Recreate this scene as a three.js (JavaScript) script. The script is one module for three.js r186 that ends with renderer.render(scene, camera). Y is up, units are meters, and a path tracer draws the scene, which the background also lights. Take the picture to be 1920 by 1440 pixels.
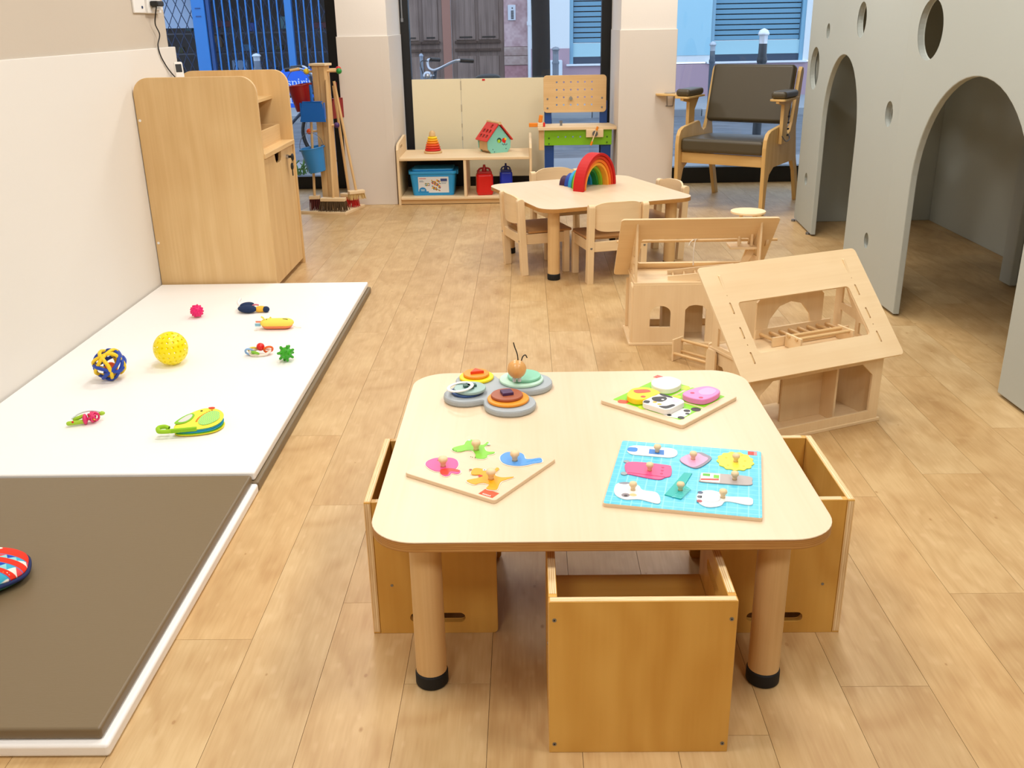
import * as THREE from 'three';
import { RoundedBoxGeometry } from 'three/addons/geometries/RoundedBoxGeometry.js';
import { mergeGeometries, mergeVertices } from 'three/addons/utils/BufferGeometryUtils.js';
import { RectAreaLightUniformsLib } from 'three/addons/lights/RectAreaLightUniformsLib.js';

// ------------------------------------------------------------------ camera, sky, exposure
const scene = new THREE.Scene();
const camera = new THREE.PerspectiveCamera(43.957, 4 / 3, 0.05, 90);
camera.position.set(0, 1.4, 0);
camera.rotation.set(-0.36537, 0.01855, -0.01822, 'YXZ');
scene.background = new THREE.Color().setRGB(0.92, 1.16, 1.5);      // even blue overcast dusk sky
const renderer = new THREE.WebGLRenderer({ antialias: true });
renderer.toneMapping = THREE.LinearToneMapping;
renderer.toneMappingExposure = 1.3;
renderer.shadowMap.enabled = true;
RectAreaLightUniformsLib.init();
const LAMP_INTENSITY = 17, LAMP_COLOR = new THREE.Color().setRGB(1, 0.965, 0.915);
const CEILING = 2.75;
const LAMPS = [];
for (const z of [-7.1, -5.2, -3.3, -1.4, 0.6]) for (const x of [-0.8, 1.15]) LAMPS.push([x, z]);

// ------------------------------------------------------------------ helpers
let seed = 7;
const rnd = () => { seed = (seed * 1664525 + 1013904223) >>> 0; return seed / 4294967296; };
const rr = (a, b) => a + (b - a) * rnd();
const V = (x, y, z) => new THREE.Vector3(x, y, z);
const D2R = Math.PI / 180;
const used = {};
function numbered(name) {
  const n = used[name] = (used[name] ?? -1) + 1;
  return n ? name + '_' + String(n).padStart(3, '0') : name;
}
function thing(name, label, category, [x, y, z] = [0, 0, 0], turn = 0, group) {
  const o = new THREE.Group(); o.name = numbered(name); scene.add(o);
  o.position.set(x, y, z); o.rotation.y = turn; o.userData = { label, category };
  if (group) o.userData.group = group;
  return o;
}
function part(name, geo, mat, parent, label) {
  const m = new THREE.Mesh(Array.isArray(geo) ? join(geo) : geo, mat);
  m.name = name; m.castShadow = m.receiveShadow = true; parent.add(m);
  if (label) m.userData.label = label;
  return m;
}
function single(name, label, category, geo, mat, group) {
  const m = part(numbered(name), geo, mat, scene); m.userData = { label, category };
  if (group) m.userData.group = group;
  return m;
}
function struct(name, geo, mat, parent = scene) {
  const m = part(parent === scene ? numbered(name) : name, geo, mat, parent);
  if (parent === scene) m.userData = { kind: 'structure' };
  return m;
}
function join(list) {
  return mergeGeometries(list.map((g) => {
    const k = g.index ? g.toNonIndexed() : g.clone();
    for (const a of Object.keys(k.attributes)) if (!['position', 'normal', 'uv'].includes(a)) k.deleteAttribute(a);
    return k;
  }));
}
// uv in metres, chosen by the way each face points; the wood grain runs along `grain`
function grainUV(geo, grain = 'y', off = [0, 0]) {
  const g = geo.index ? geo.toNonIndexed() : geo, p = g.attributes.position, n = g.attributes.normal, uv = new Float32Array(p.count * 2);
  const gi = 'xyz'.indexOf(grain);
  for (let i = 0; i < p.count; i++) {
    const t = i - (i % 3), a = [0, 0, 0], q = [p.getX(i), p.getY(i), p.getZ(i)];
    for (let k = 0; k < 3; k++) { a[0] += n.getX(t + k); a[1] += n.getY(t + k); a[2] += n.getZ(t + k); }
    const b = a.map(Math.abs), m = b[0] > b[1] && b[0] > b[2] ? 0 : b[1] > b[2] ? 1 : 2;
    if (m === gi) { uv[2 * i] = q[(gi + 1) % 3]; uv[2 * i + 1] = q[(gi + 2) % 3] * 0.2; }
    else { uv[2 * i] = q[3 - gi - m]; uv[2 * i + 1] = q[gi]; }
    uv[2 * i] += off[0]; uv[2 * i + 1] += off[1];
  }
  g.setAttribute('uv', new THREE.BufferAttribute(uv, 2));
  return g;
}
const offs = () => [rnd() * 3, rnd() * 3];
function box(x0, x1, y0, y1, z0, z1, r = 0, grain = 'y') {
  const w = x1 - x0, h = y1 - y0, d = z1 - z0;
  const g = r > 0 ? new RoundedBoxGeometry(w, h, d, 2, Math.min(r, w / 2.01, h / 2.01, d / 2.01)) : new THREE.BoxGeometry(w, h, d);
  g.translate((x0 + x1) / 2, (y0 + y1) / 2, (z0 + z1) / 2);
  return grainUV(g, grain, offs());
}
function cyl(x, y0, y1, z, r, r2 = r, seg = 24, grain = 'y') {
  const g = new THREE.CylinderGeometry(r2, r, y1 - y0, seg); g.translate(x, (y0 + y1) / 2, z);
  return grain ? grainUV(g, grain, offs()) : g;
}
// a straight round bar between two points
function bar(a, b, r, r2 = r, seg = 10) {
  const A = V(...a), B = V(...b), d = B.clone().sub(A), g = new THREE.CylinderGeometry(r2, r, d.length(), seg);
  g.applyQuaternion(new THREE.Quaternion().setFromUnitVectors(V(0, 1, 0), d.normalize()));
  return g.translate((A.x + B.x) / 2, (A.y + B.y) / 2, (A.z + B.z) / 2);
}
function tube(pts, r, seg = 40, rs = 8, closed = false) {
  return new THREE.TubeGeometry(new THREE.CatmullRomCurve3(pts.map((p) => V(...p)), closed), seg, r, rs, closed);
}
const ball = (x, y, z, r, w = 20, h = 14) => new THREE.SphereGeometry(r, w, h).translate(x, y, z);
function lathe(prof, seg = 32) { return new THREE.LatheGeometry(prof.map(([r, y]) => new THREE.Vector2(r, y)), seg); }
function shapeOf(pts, holes = []) {
  const s = new THREE.Shape(pts.map(([x, y]) => new THREE.Vector2(x, y)));
  for (const h of holes) s.holes.push(new THREE.Path(h.map(([x, y]) => new THREE.Vector2(x, y))));
  return s;
}
function smooth(pts, n = 48) {
  return new THREE.CatmullRomCurve3(pts.map(([x, y]) => V(x, y, 0)), true, 'catmullrom', 0.5).getPoints(n).slice(0, -1).map((p) => [p.x, p.y]);
}
function roundRect(x0, x1, y0, y1, r, seg = 6) {
  const out = [], rs = Array.isArray(r) ? r : [r, r, r, r];
  const c = [[x1, y0, -90, -1, 1], [x1, y1, 0, -1, -1], [x0, y1, 90, 1, -1], [x0, y0, 180, 1, 1]];
  c.forEach(([cx, cy, a0, sx, sy], k) => {
    const q = rs[k];
    if (q <= 0) { out.push([cx, cy]); return; }
    for (let i = 0; i <= seg; i++) { const a = (a0 + 90 * i / seg) * D2R; out.push([cx + sx * q + q * Math.cos(a), cy + sy * q + q * Math.sin(a)]); }
  });
  return out;
}
function circle(x, y, r, seg = 24, ry = r) { return Array.from({ length: seg }, (_, i) => [x + r * Math.cos(2 * Math.PI * i / seg), y + ry * Math.sin(2 * Math.PI * i / seg)]); }
// a board: an outline in (x, y) with a thickness along z
function board(pts, t, holes = [], bevel = 0.0015, grain = 'y') {
  const g = new THREE.ExtrudeGeometry(shapeOf(pts, holes), { depth: t - 2 * bevel, bevelEnabled: bevel > 0, bevelSize: bevel, bevelThickness: bevel, bevelOffset: -bevel, bevelSegments: 2, curveSegments: 4 });
  g.translate(0, 0, -t / 2 + bevel);
  return grainUV(g, grain, offs());
}
// a flat piece lying down: an outline in (x, z) that is raised from y0 by t
function flat(pts, y0, t, bevel = 0.0008, holes = [], grain = 'x') {
  const g = new THREE.ExtrudeGeometry(shapeOf(pts.map(([x, z]) => [x, -z]), holes.map((h) => h.map(([x, z]) => [x, -z]))), { depth: t - 2 * bevel, bevelEnabled: bevel > 0, bevelSize: bevel, bevelThickness: bevel, bevelOffset: -bevel, bevelSegments: 2 });
  g.rotateX(-Math.PI / 2).translate(0, y0 + bevel, 0);
  return grainUV(g, grain, offs());
}
// board standing in the (z, y) plane at x
const sideBoard = (pts, t, x, holes, bevel, grain = 'y') => {
  const g = board(pts.map(([z, y]) => [-z, y]), t, (holes || []).map((h) => h.map(([z, y]) => [-z, y])), bevel, 'y').rotateY(Math.PI / 2).translate(x, 0, 0);
  return grainUV(g, grain, offs());
};
// stuffed flat shape: outline in (x, z), puffed up to thickness h, resting on y = 0
function pillow(pts, h, rings = 7, pow = 2.4) {
  const n = pts.length, c = pts.reduce((a, p) => [a[0] + p[0] / n, a[1] + p[1] / n], [0, 0]);
  const xs = pts.map((p) => p[0]), zs = pts.map((p) => p[1]), bx = Math.min(...xs), bz = Math.min(...zs), W = Math.max(...xs) - bx, Dp = Math.max(...zs) - bz;
  const pos = [], uv = [], idx = [];
  const put = (x, y, z) => { pos.push(x, y, z); uv.push((x - bx) / W, 1 - (z - bz) / Dp); };
  for (const s of [1, -1]) {
    const b = pos.length / 3;
    for (let k = 0; k <= rings; k++) {
      const q = Math.sin(k / rings * Math.PI / 2), y = h / 2 + s * h / 2 * Math.pow(Math.max(0, 1 - Math.pow(q, pow)), 0.6);
      for (const p of pts) put(c[0] + (p[0] - c[0]) * q, y, c[1] + (p[1] - c[1]) * q);
    }
    for (let k = 0; k < rings; k++) for (let i = 0; i < n; i++) {
      const j = (i + 1) % n, A = b + k * n + i, B = b + k * n + j, C = A + n, E = B + n;
      if (s > 0) idx.push(A, E, C, A, B, E); else idx.push(A, C, E, A, E, B);
    }
  }
  const g = new THREE.BufferGeometry();
  g.setAttribute('position', new THREE.Float32BufferAttribute(pos, 3)); g.setAttribute('uv', new THREE.Float32BufferAttribute(uv, 2)); g.setIndex(idx);
  g.computeVertexNormals();
  return g;
}

// ------------------------------------------------------------------ procedural textures
const hashes = new Float32Array(65536); for (let i = 0; i < 65536; i++) hashes[i] = rnd();
function vnoise(x, y, px, py, s) {        // value noise that repeats every px, py cells
  const xi = Math.floor(x), yi = Math.floor(y), fx = x - xi, fy = y - yi, u = fx * fx * (3 - 2 * fx), v = fy * fy * (3 - 2 * fy);
  const h = (a, b) => hashes[((((a % px) + px) % px) * 157 + (((b % py) + py) % py) * 1031 + s * 7919) & 65535];
  return (h(xi, yi) * (1 - u) + h(xi + 1, yi) * u) * (1 - v) + (h(xi, yi + 1) * (1 - u) + h(xi + 1, yi + 1) * u) * v;
}
const mixc = (a, b, t) => [a[0] + (b[0] - a[0]) * t, a[1] + (b[1] - a[1]) * t, a[2] + (b[2] - a[2]) * t];
const cl = (t) => Math.max(0, Math.min(1, t));
function texture(w, h, fn, srgb = true) {
  const d = new Uint8Array(w * h * 4);
  for (let j = 0; j < h; j++) for (let i = 0; i < w; i++) {
    const c = fn(i / w, j / h), k = (j * w + i) * 4;
    d[k] = c[0]; d[k + 1] = c[1]; d[k + 2] = c[2]; d[k + 3] = 255;
  }
  const t = new THREE.DataTexture(d, w, h); t.wrapS = t.wrapT = THREE.RepeatWrapping; t.magFilter = THREE.LinearFilter; t.minFilter = THREE.LinearMipmapLinearFilter; t.generateMipmaps = true;
  if (srgb) t.colorSpace = THREE.SRGBColorSpace;
  t.needsUpdate = true; return t;
}
// wood: light and dark tone, streak strength, size in metres of one repeat
function wood(light, dark, o = {}) {
  const { streak = 0.5, fig = 0.5, knots = 0, lu = 0.6, lv = 1.8, w = 512, h = 512, s = 1, pores = 0 } = o;
  const t = texture(w, h, (u, v) => {
    const warp = vnoise(u * 5, v * 4, 5, 4, s) * 0.9 + vnoise(u * 9, v * 9, 9, 9, s + 1) * 0.35;
    const band = 0.5 + 0.5 * Math.sin((u * 7 + warp * fig * 2.4) * Math.PI * 2);
    const st = vnoise(u * 90, v * 4, 90, 4, s + 2) * 0.6 + vnoise(u * 200, v * 9, 200, 9, s + 3) * 0.4;
    const cloud = vnoise(u * 3, v * 5, 3, 5, s + 4) * 0.6 + vnoise(u * 11, v * 13, 11, 13, s + 5) * 0.4;
    let k = band * 0.3 * fig + (st - 0.5) * streak + cloud * 0.55;
    if (pores) k += Math.max(0, vnoise(u * 170, v * 22, 170, 22, s + 6) - 0.72) * 2.2 * pores;
    if (knots) { const q = vnoise(u * 6, v * 7, 6, 7, s + 7); if (q > 0.93) k += (q - 0.93) * 9 * knots; }
    return mixc(light, dark, cl(k));
  });
  t.repeat.set(1 / lu, 1 / lv);
  return t;
}
const std = (color, rough = 0.6, o = {}) => new THREE.MeshStandardMaterial({ color, roughness: rough, ...o });
const woodMat = (map, rough = 0.5, color = 0xffffff, o = {}) => new THREE.MeshStandardMaterial({ map, color, roughness: rough, ...o });
// oak vinyl boards: cloudy cathedral figure, fine pores, pale flecks and a few small knots
function oak(light, dark) {
  const LU = 0.9, LV = 2.2, kn = Array.from({ length: 8 }, () => [rnd() * LU, rnd() * LV, rr(0.0025, 0.005)]);
  const t = texture(1024, 1024, (u, v) => {
    const x = u * LU, y = v * LV;
    let w = vnoise(u * 5, v * 7, 5, 7, 21) * 1.3 + vnoise(u * 12, v * 18, 12, 18, 22) * 0.5, kd = 0;
    for (const [kx, ky, r] of kn) { const dx = x - kx, dy = (y - ky) * 0.55, d = Math.hypot(dx, dy); if (d < 0.05) { w += (1 - d / 0.05) ** 2 * 0.3; kd = Math.max(kd, cl(1.3 - d / r)); } }
    const ring = Math.pow(0.5 + 0.5 * Math.sin((u * 8 + w * 1.9) * Math.PI * 2), 2);
    const fine = vnoise(u * 170, v * 26, 170, 26, 23) * 0.6 + vnoise(u * 330, v * 60, 330, 60, 24) * 0.4;
    const cloud = vnoise(u * 6, v * 10, 6, 10, 25) * 0.5 + vnoise(u * 17, v * 26, 17, 26, 26) * 0.3 + vnoise(u * 45, v * 60, 45, 60, 27) * 0.2;
    const k = ring * 0.2 + (fine - 0.5) * 0.34 + (cloud - 0.3) * 0.85 + kd * 0.9;
    const fl = Math.max(0, vnoise(u * 60, v * 50, 60, 50, 28) - 0.8) * 1.2;
    return mixc(mixc(light, dark, cl(k)), [236, 212, 172], cl(fl));
  });
  t.repeat.set(1 / LU, 1 / LV); return t;
}
const T = {
  floor: oak([209, 179, 131], [174, 135, 86]),
  maple: wood([232, 209, 178], [220, 193, 155], { streak: 0.3, fig: 0.3, lu: 0.7, lv: 1.6, s: 21 }),
  birch: wood([228, 190, 124], [202, 156, 88], { streak: 0.3, fig: 0.75, lu: 0.9, lv: 1.3, s: 31 }),
  stool: wood([228, 181, 94], [200, 144, 56], { streak: 0.2, fig: 0.85, lu: 1.0, lv: 1.0, s: 41 }),
  pale: wood([240, 214, 172], [225, 192, 145], { streak: 0.3, fig: 0.4, lu: 0.5, lv: 0.9, s: 51 }),
  cabinet: wood([226, 192, 138], [200, 158, 100], { streak: 0.3, fig: 0.6, knots: 0, lu: 0.9, lv: 1.6, s: 61 }),
  beech: wood([226, 190, 136], [206, 164, 108], { streak: 0.4, fig: 0.3, lu: 0.4, lv: 1.1, s: 71 }),
  olddoor: wood([140, 120, 110], [88, 72, 66], { streak: 0.8, fig: 0.4, lu: 1.0, lv: 2.5, s: 81 }),
};
// plywood edge: thin layers across the thickness
T.ply = texture(128, 64, (u, v) => { const k = (Math.floor(u * 9) % 2) * 0.55 + vnoise(u * 20, v * 16, 20, 16, 3) * 0.45; return mixc([250, 228, 184], [208, 164, 108], cl(k)); });
T.ply.repeat.set(1 / 0.018, 1 / 0.4);
T.plaster = texture(256, 256, (u, v) => { const k = 128 + 70 * (vnoise(u * 60, v * 60, 60, 60, 5) - 0.5) + 50 * (vnoise(u * 128, v * 128, 128, 128, 6) - 0.5); return [k, k, k]; }, false);
T.plaster.repeat.set(2, 2);
T.weave = texture(256, 256, (u, v) => { const k = 128 + 60 * (vnoise(u * 128, v * 128, 128, 128, 7) - 0.5) + 60 * (vnoise(u * 40, v * 40, 40, 40, 8) - 0.5); return [k, k, k]; }, false);
T.weave.repeat.set(9, 9);
T.cobble = texture(512, 512, (u, v) => {
  const k = vnoise(u * 24, v * 24, 24, 24, 9) * 0.5 + vnoise(u * 64, v * 64, 64, 64, 10) * 0.5, e = Math.min(Math.abs(((u * 12 + (Math.floor(v * 16) % 2) * 0.5) % 1) - 0.5), Math.abs(((v * 16) % 1) - 0.5));
  return mixc([74, 78, 86], [132, 138, 146], cl(k * 0.9 + (0.5 - e) * 0.15));
}); T.cobble.repeat.set(0.6, 0.6);
T.stone = texture(256, 256, (u, v) => { const k = vnoise(u * 7, v * 7, 7, 7, 13) * 0.6 + vnoise(u * 26, v * 26, 26, 26, 14) * 0.4; return mixc([158, 132, 134], [206, 190, 190], cl(k)); });

const M = {
  maple: woodMat(T.maple, 0.38), birch: woodMat(T.birch, 0.5), stool: woodMat(T.stool, 0.45), pale: woodMat(T.pale, 0.55), cabinet: woodMat(T.cabinet, 0.42),
  beech: woodMat(T.beech, 0.5), ply: woodMat(T.ply, 0.6), leg: woodMat(T.beech, 0.45),
  tableEdge: woodMat(T.ply, 0.5, 0xc9a878),
  black: std(0x0a0a0b, 0.45), rubber: std(0x0d0d0e, 0.7), frame: std(0x060607, 0.4),
  steel: std(0xb8bac0, 0.28, { metalness: 1 }), dullsteel: std(0x8a8c90, 0.45, { metalness: 0.9 }), white: std(0xeceae6, 0.5),
  wallUpper: std(0xc9bdad, 0.9, { bumpMap: T.plaster, bumpScale: 0.0006 }), wallLower: std(0xe4dfd7, 0.75, { bumpMap: T.plaster, bumpScale: 0.0003 }),
  pillarUpper: std(0xece4da, 0.85, { bumpMap: T.plaster, bumpScale: 0.0005 }), pillarLower: std(0xdfd5c9, 0.75, { bumpMap: T.plaster, bumpScale: 0.0003 }),
  ceiling: std(0x8f8c87, 0.9), unseenWall: std(0xa79d90, 0.9), grey: std(0xb0b5ae, 0.62),
  whiteVinyl: std(0xf7f5f2, 0.5, { bumpMap: T.weave, bumpScale: 0.0002 }), brownVinyl: std(0x77664b, 0.42, { bumpMap: T.weave, bumpScale: 0.0003 }),
  taupe: std(0x4d432f, 0.4, { bumpMap: T.weave, bumpScale: 0.0003 }),
  glass: new THREE.MeshPhysicalMaterial({ color: 0xffffff, roughness: 0.02, transmission: 1, thickness: 0, ior: 1.45 }),
};
const solid = (hex, rough = 0.45, o) => std(hex, rough, o);
const P = {
  red: solid(0xd8221c), orange: solid(0xf08a1c), deepOrange: solid(0xe8581c), yellow: solid(0xf6d21e), green: solid(0x6fb51a), darkGreen: solid(0x1f8f3a), lime: solid(0xa5cf2c), blue: solid(0x1a5fb4), sky: solid(0x2f9bdc),
  navy: solid(0x14305a), purple: solid(0x4a2a66), pink: solid(0xe0418a), mint: solid(0xbfe3d0), teal: solid(0x7fb8b0), brown: solid(0xa05a3c), white: solid(0xf4f2ee), black: solid(0x17171a), rose: solid(0xf2a6c8),
};

// ------------------------------------------------------------------ the room
const XL = -2.04, XR = 3.4, ZB = -8.72, ZF = 2.4, ALC = -3.7;
{
  const floor = struct('floor', [box(ALC, XR, -0.12, -0.0135, ZB, ZF)], std(0x6e543a, 0.9));
  const W = 0.1955, L = 1.22, gap = 0.0005;
  const tints = [0xffffff, 0xfaf5ee, 0xfff9f0, 0xf6f0e8, 0xfffbf5].map((c) => woodMat(T.floor, 0.42, c, { bumpMap: T.floor, bumpScale: 0.0002 }));
  const full = Array.from({ length: 7 }, () => box(-W / 2 + gap, W / 2 - gap, -0.0135, 0, -L / 2 + gap, L / 2 - gap, 0, 'z'));
  const x0 = -0.094 - W * 16;
  for (let r = 0; r < 36; r++) {
    const xc = x0 + W * (r + 0.5);
    if (xc > 3.3 || xc < -3.3) continue;
    const shift = ((r * 0.38) % 1) * L + (r % 3) * 0.07;
    for (let k = 0; k < 12; k++) {
      const a = Math.max(ZB, ZB - L + shift + k * L), b = Math.min(1.1, ZB + shift + k * L);
      if (b - a < 0.03) continue;
      if (xc < XL - 0.05 && b > -5.6) continue;
      if (xc < -1.0 && a > -4.9 && b < -1.6) continue;                        // hidden under the mats
      const whole = b - a > L - 0.001, v = Math.floor(rnd() * 7);
      const g = whole ? full[v] : box(-W / 2 + gap, W / 2 - gap, -0.0135, 0, -(b - a) / 2 + gap, (b - a) / 2 - gap, 0, 'z');
      const m = part('plank', g, tints[Math.floor(rnd() * 5)], floor); m.position.set(xc, 0, (a + b) / 2);
    }
  }
}
struct('ceiling', [box(ALC - 0.1, XR + 0.1, CEILING, CEILING + 0.12, ZB - 0.1, ZF + 0.1)], M.ceiling);
{
  const w = struct('wall_left', [box(XL - 0.14, XL - 0.016, 0, CEILING, -5.80, ZF)], M.wallUpper);
  struct('wainscot', [box(XL - 0.13, XL, 0, 1.288, -5.872, ZF, 0.004)], M.wallLower, w);
}
struct('wall_front', [box(ALC, XR, 0, CEILING, ZF, ZF + 0.12)], M.unseenWall);
struct('wall_right', [box(XR, XR + 0.12, 0, CEILING, ZB, ZF)], M.unseenWall);
struct('wall_alcove', [box(ALC - 0.1, ALC, 0, CEILING, ZB, -5.8), box(ALC, XL - 0.14, 0, CEILING, -5.80, -5.7)], M.wallUpper);
function pillar(x0, x1, top, seams) {
  const p = struct('wall_back', [box(x0, x1, 0, CEILING, ZB - 0.12, -7.83)], M.pillarUpper);
  struct('wainscot', [box(x0 - 0.008, x1 + 0.008, 0, top, ZB + 0.09, -7.818, 0.003)], M.pillarLower, p);
  for (const s of seams) struct('seam_strip', [box(s - 0.002, s + 0.002, 0.01, top - 0.004, -7.8195, -7.8168)], M.pillarLower, p);
}
pillar(-1.452, -1.062, 1.302, [-1.115]);
pillar(0.744, 1.172, 1.314, [0.79]);
struct('wall_back', [box(ALC, XR, 2.45, CEILING, ZB - 0.12, ZB + 0.05)], M.pillarUpper);
// three shop windows in black metal frames
function shopWindow(n, x0, x1, rail, jl, jr, lab) {
  const f = struct('window_' + n, [
    box(x0, x0 + jl, 0, 2.45, ZB - 0.04, ZB + 0.05, 0.003), box(x1 - jr, x1, 0, 2.45, ZB - 0.04, ZB + 0.05, 0.003),
    box(x0 + jl, x1 - jr, 0, rail, ZB - 0.04, ZB + 0.05, 0.003), box(x0 + jl, x1 - jr, 2.38, 2.45, ZB - 0.04, ZB + 0.05, 0.003)], M.frame);
  struct('glass_pane', [box(x0 + jl, x1 - jr, rail, 2.38, ZB - 0.006, ZB)], M.glass, f);
  return f;
}
shopWindow(1, ALC, -1.452, 0.11, 0.07, 0.245);
const w2 = shopWindow(2, -1.062, 0.744, 0.105, 0.075, 0.085);
struct('window_stay', [box(-1.045, -1.035, 1.43, 1.95, ZB + 0.05, ZB + 0.062), box(-1.05, -1.03, 1.40, 1.43, ZB + 0.05, ZB + 0.066)], M.dullsteel, w2);
shopWindow(3, 1.172, XR, 0.14, 0.05, 0.07);

// ------------------------------------------------------------------ ceiling lamps (above the frame)
LAMPS.forEach(([x, z], i) => {
  const place = ['nearest the left shop window', 'nearest the middle shop window', 'above the tall wooden cabinet', 'above the far low table', 'above the toys on the white mat', 'above the near low table', 'above the brown end of the floor mats', 'above the front stool', 'behind the camera on the mat side', 'behind the camera on the playhouse side'][i];
  const l = thing('ceiling_lamp', 'square white ceiling light panel ' + place, 'lamp', [x, CEILING, z], 0, 'ceiling light panels');
  part('frame', [box(-0.32, 0.32, -0.03, 0, -0.32, -0.3), box(-0.32, 0.32, -0.03, 0, 0.3, 0.32), box(-0.32, -0.3, -0.03, 0, -0.3, 0.3), box(0.3, 0.32, -0.03, 0, -0.3, 0.3)], M.white, l);
  part('diffuser', [box(-0.3, 0.3, -0.018, -0.008, -0.3, 0.3)], std(0xffffff, 0.8, { emissive: LAMP_COLOR, emissiveIntensity: 1.2 }), l);
  const a = new THREE.RectAreaLight(LAMP_COLOR, LAMP_INTENSITY, 0.58, 0.58); a.position.set(0, -0.022, 0); a.rotation.x = -Math.PI / 2; l.add(a);
});

// ------------------------------------------------------------------ grey playhouse with arches and round holes
{
  const o = thing('playhouse', 'large grey playhouse with two arched doorways and round holes', 'playhouse', [0, 0, 0]);
  const t = 0.032, BX = 1.797, BZ = -4.76, H0 = 0.012, H1 = 1.95;
  const arch = (za, zb, top) => {         // outline from the near foot up and over to the far foot, in the board's own plane
    const r = (zb - za) / 2, c = (za + zb) / 2, out = [[za, H0]];
    for (let i = 0; i <= 28; i++) { const a = Math.PI - Math.PI * i / 28; out.push([c + r * Math.cos(a), top - r + r * Math.sin(a)]); }
    out.push([zb, H0]); return out;
  };
  const panel = (pts, holes, slope) => sideBoard(pts.map(([z, y]) => [z - BZ, y]), t, 0, holes.map((h) => h.map(([z, y]) => [z - BZ, y])), 0.004).rotateY(Math.atan(slope)).translate(BX + t / 2, 0, BZ);
  const far = [[-6.975, H0], ...arch(-6.39, -5.515, 1.176), [BZ + 0.004, H0], [BZ + 0.004, H1], [-6.975, H1]];
  part('front_panel', panel(far, [circle(-6.437, 1.301, 0.05), circle(-5.64, 1.368, 0.098, 32), circle(-6.74, 1.062, 0.14, 36), circle(-4.925, 0.931, 0.066, 28), circle(-6.69, 0.337, 0.046), circle(-5.062, 0.263, 0.046)], -0.073), M.grey, o);
  const near = [[BZ - 0.004, H0], ...arch(-4.535, -3.477, 1.157), [-2.3, H0], [-2.3, H1], [BZ - 0.004, H1]];
  part('front_panel', panel(near, [circle(-4.532, 1.328, 0.134, 36), circle(-3.0, 1.25, 0.1, 32)], 0.0234), M.grey, o);
  part('end_panel', [box(1.99, 3.0, 0, H1, -6.90, -6.87, 0.004)], M.grey, o);
  part('end_panel', [box(1.89, 3.3, H0, H1, -2.34, -2.31, 0.004)], M.grey, o);
  part('back_panel', [box(2.90, 2.93, 0, 1.6, -6.865, -5.5, 0.004)], M.grey, o);
  part('inner_post', [box(2.60, 2.64, H0, 1.6, -5.14, -5.02, 0.006)], M.grey, o);
  part('inner_panel', [box(2.64, 3.36, H0, 1.6, -5.10, -5.07, 0.004)], M.grey, o);
  part('back_panel', [box(2.93, 2.96, 0, 1.6, -5.5, -5.12, 0.004), box(3.30, 3.33, 0, 1.6, -5.06, -2.35, 0.004)], M.grey, o);
  part('roof_deck', [box(1.97, 3.34, 1.6, 1.64, -6.86, -2.345, 0.004)], M.grey, o);
  for (const [x, z] of [[1.92, -6.9], [1.90, -6.45], [1.835, -4.62], [1.845, -3.40], [1.852, -3.2]]) part('foot', [cyl(x + 0.015, 0, 0.014, z, 0.014)], M.dullsteel, o);
}

// ------------------------------------------------------------------ the street outside
const GZ = -19.0, GY = -0.02;
struct('street_paving', [box(-14, 14, GY - 0.3, GY - 0.11, -16.3, -10.6)], woodMat(T.cobble, 0.75));
struct('pavement', [box(-14, 14, GY - 0.3, GY, -10.6, ZB - 0.04)], std(0x8f959c, 0.85));
struct('pavement', [box(-14, 14, GY - 0.3, GY, GZ - 0.6, -16.4)], std(0x9aa0a6, 0.85));
{
  const k = struct('kerb', [box(-14, 14, GY - 0.3, GY - 0.12, -16.42, -16.26)], std(0x8a8f94, 0.8));
  for (let i = 0; i < 16; i++) part('kerb_stone', [box(-7 + i * 0.9 + 0.006, -7 + (i + 1) * 0.9 - 0.006, GY - 0.12, GY + 0.004, -16.4, -16.24, 0.012)], std([0x9aa0a6, 0x8c9299, 0xa4a9ae][i % 3], 0.8), k);
}
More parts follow.
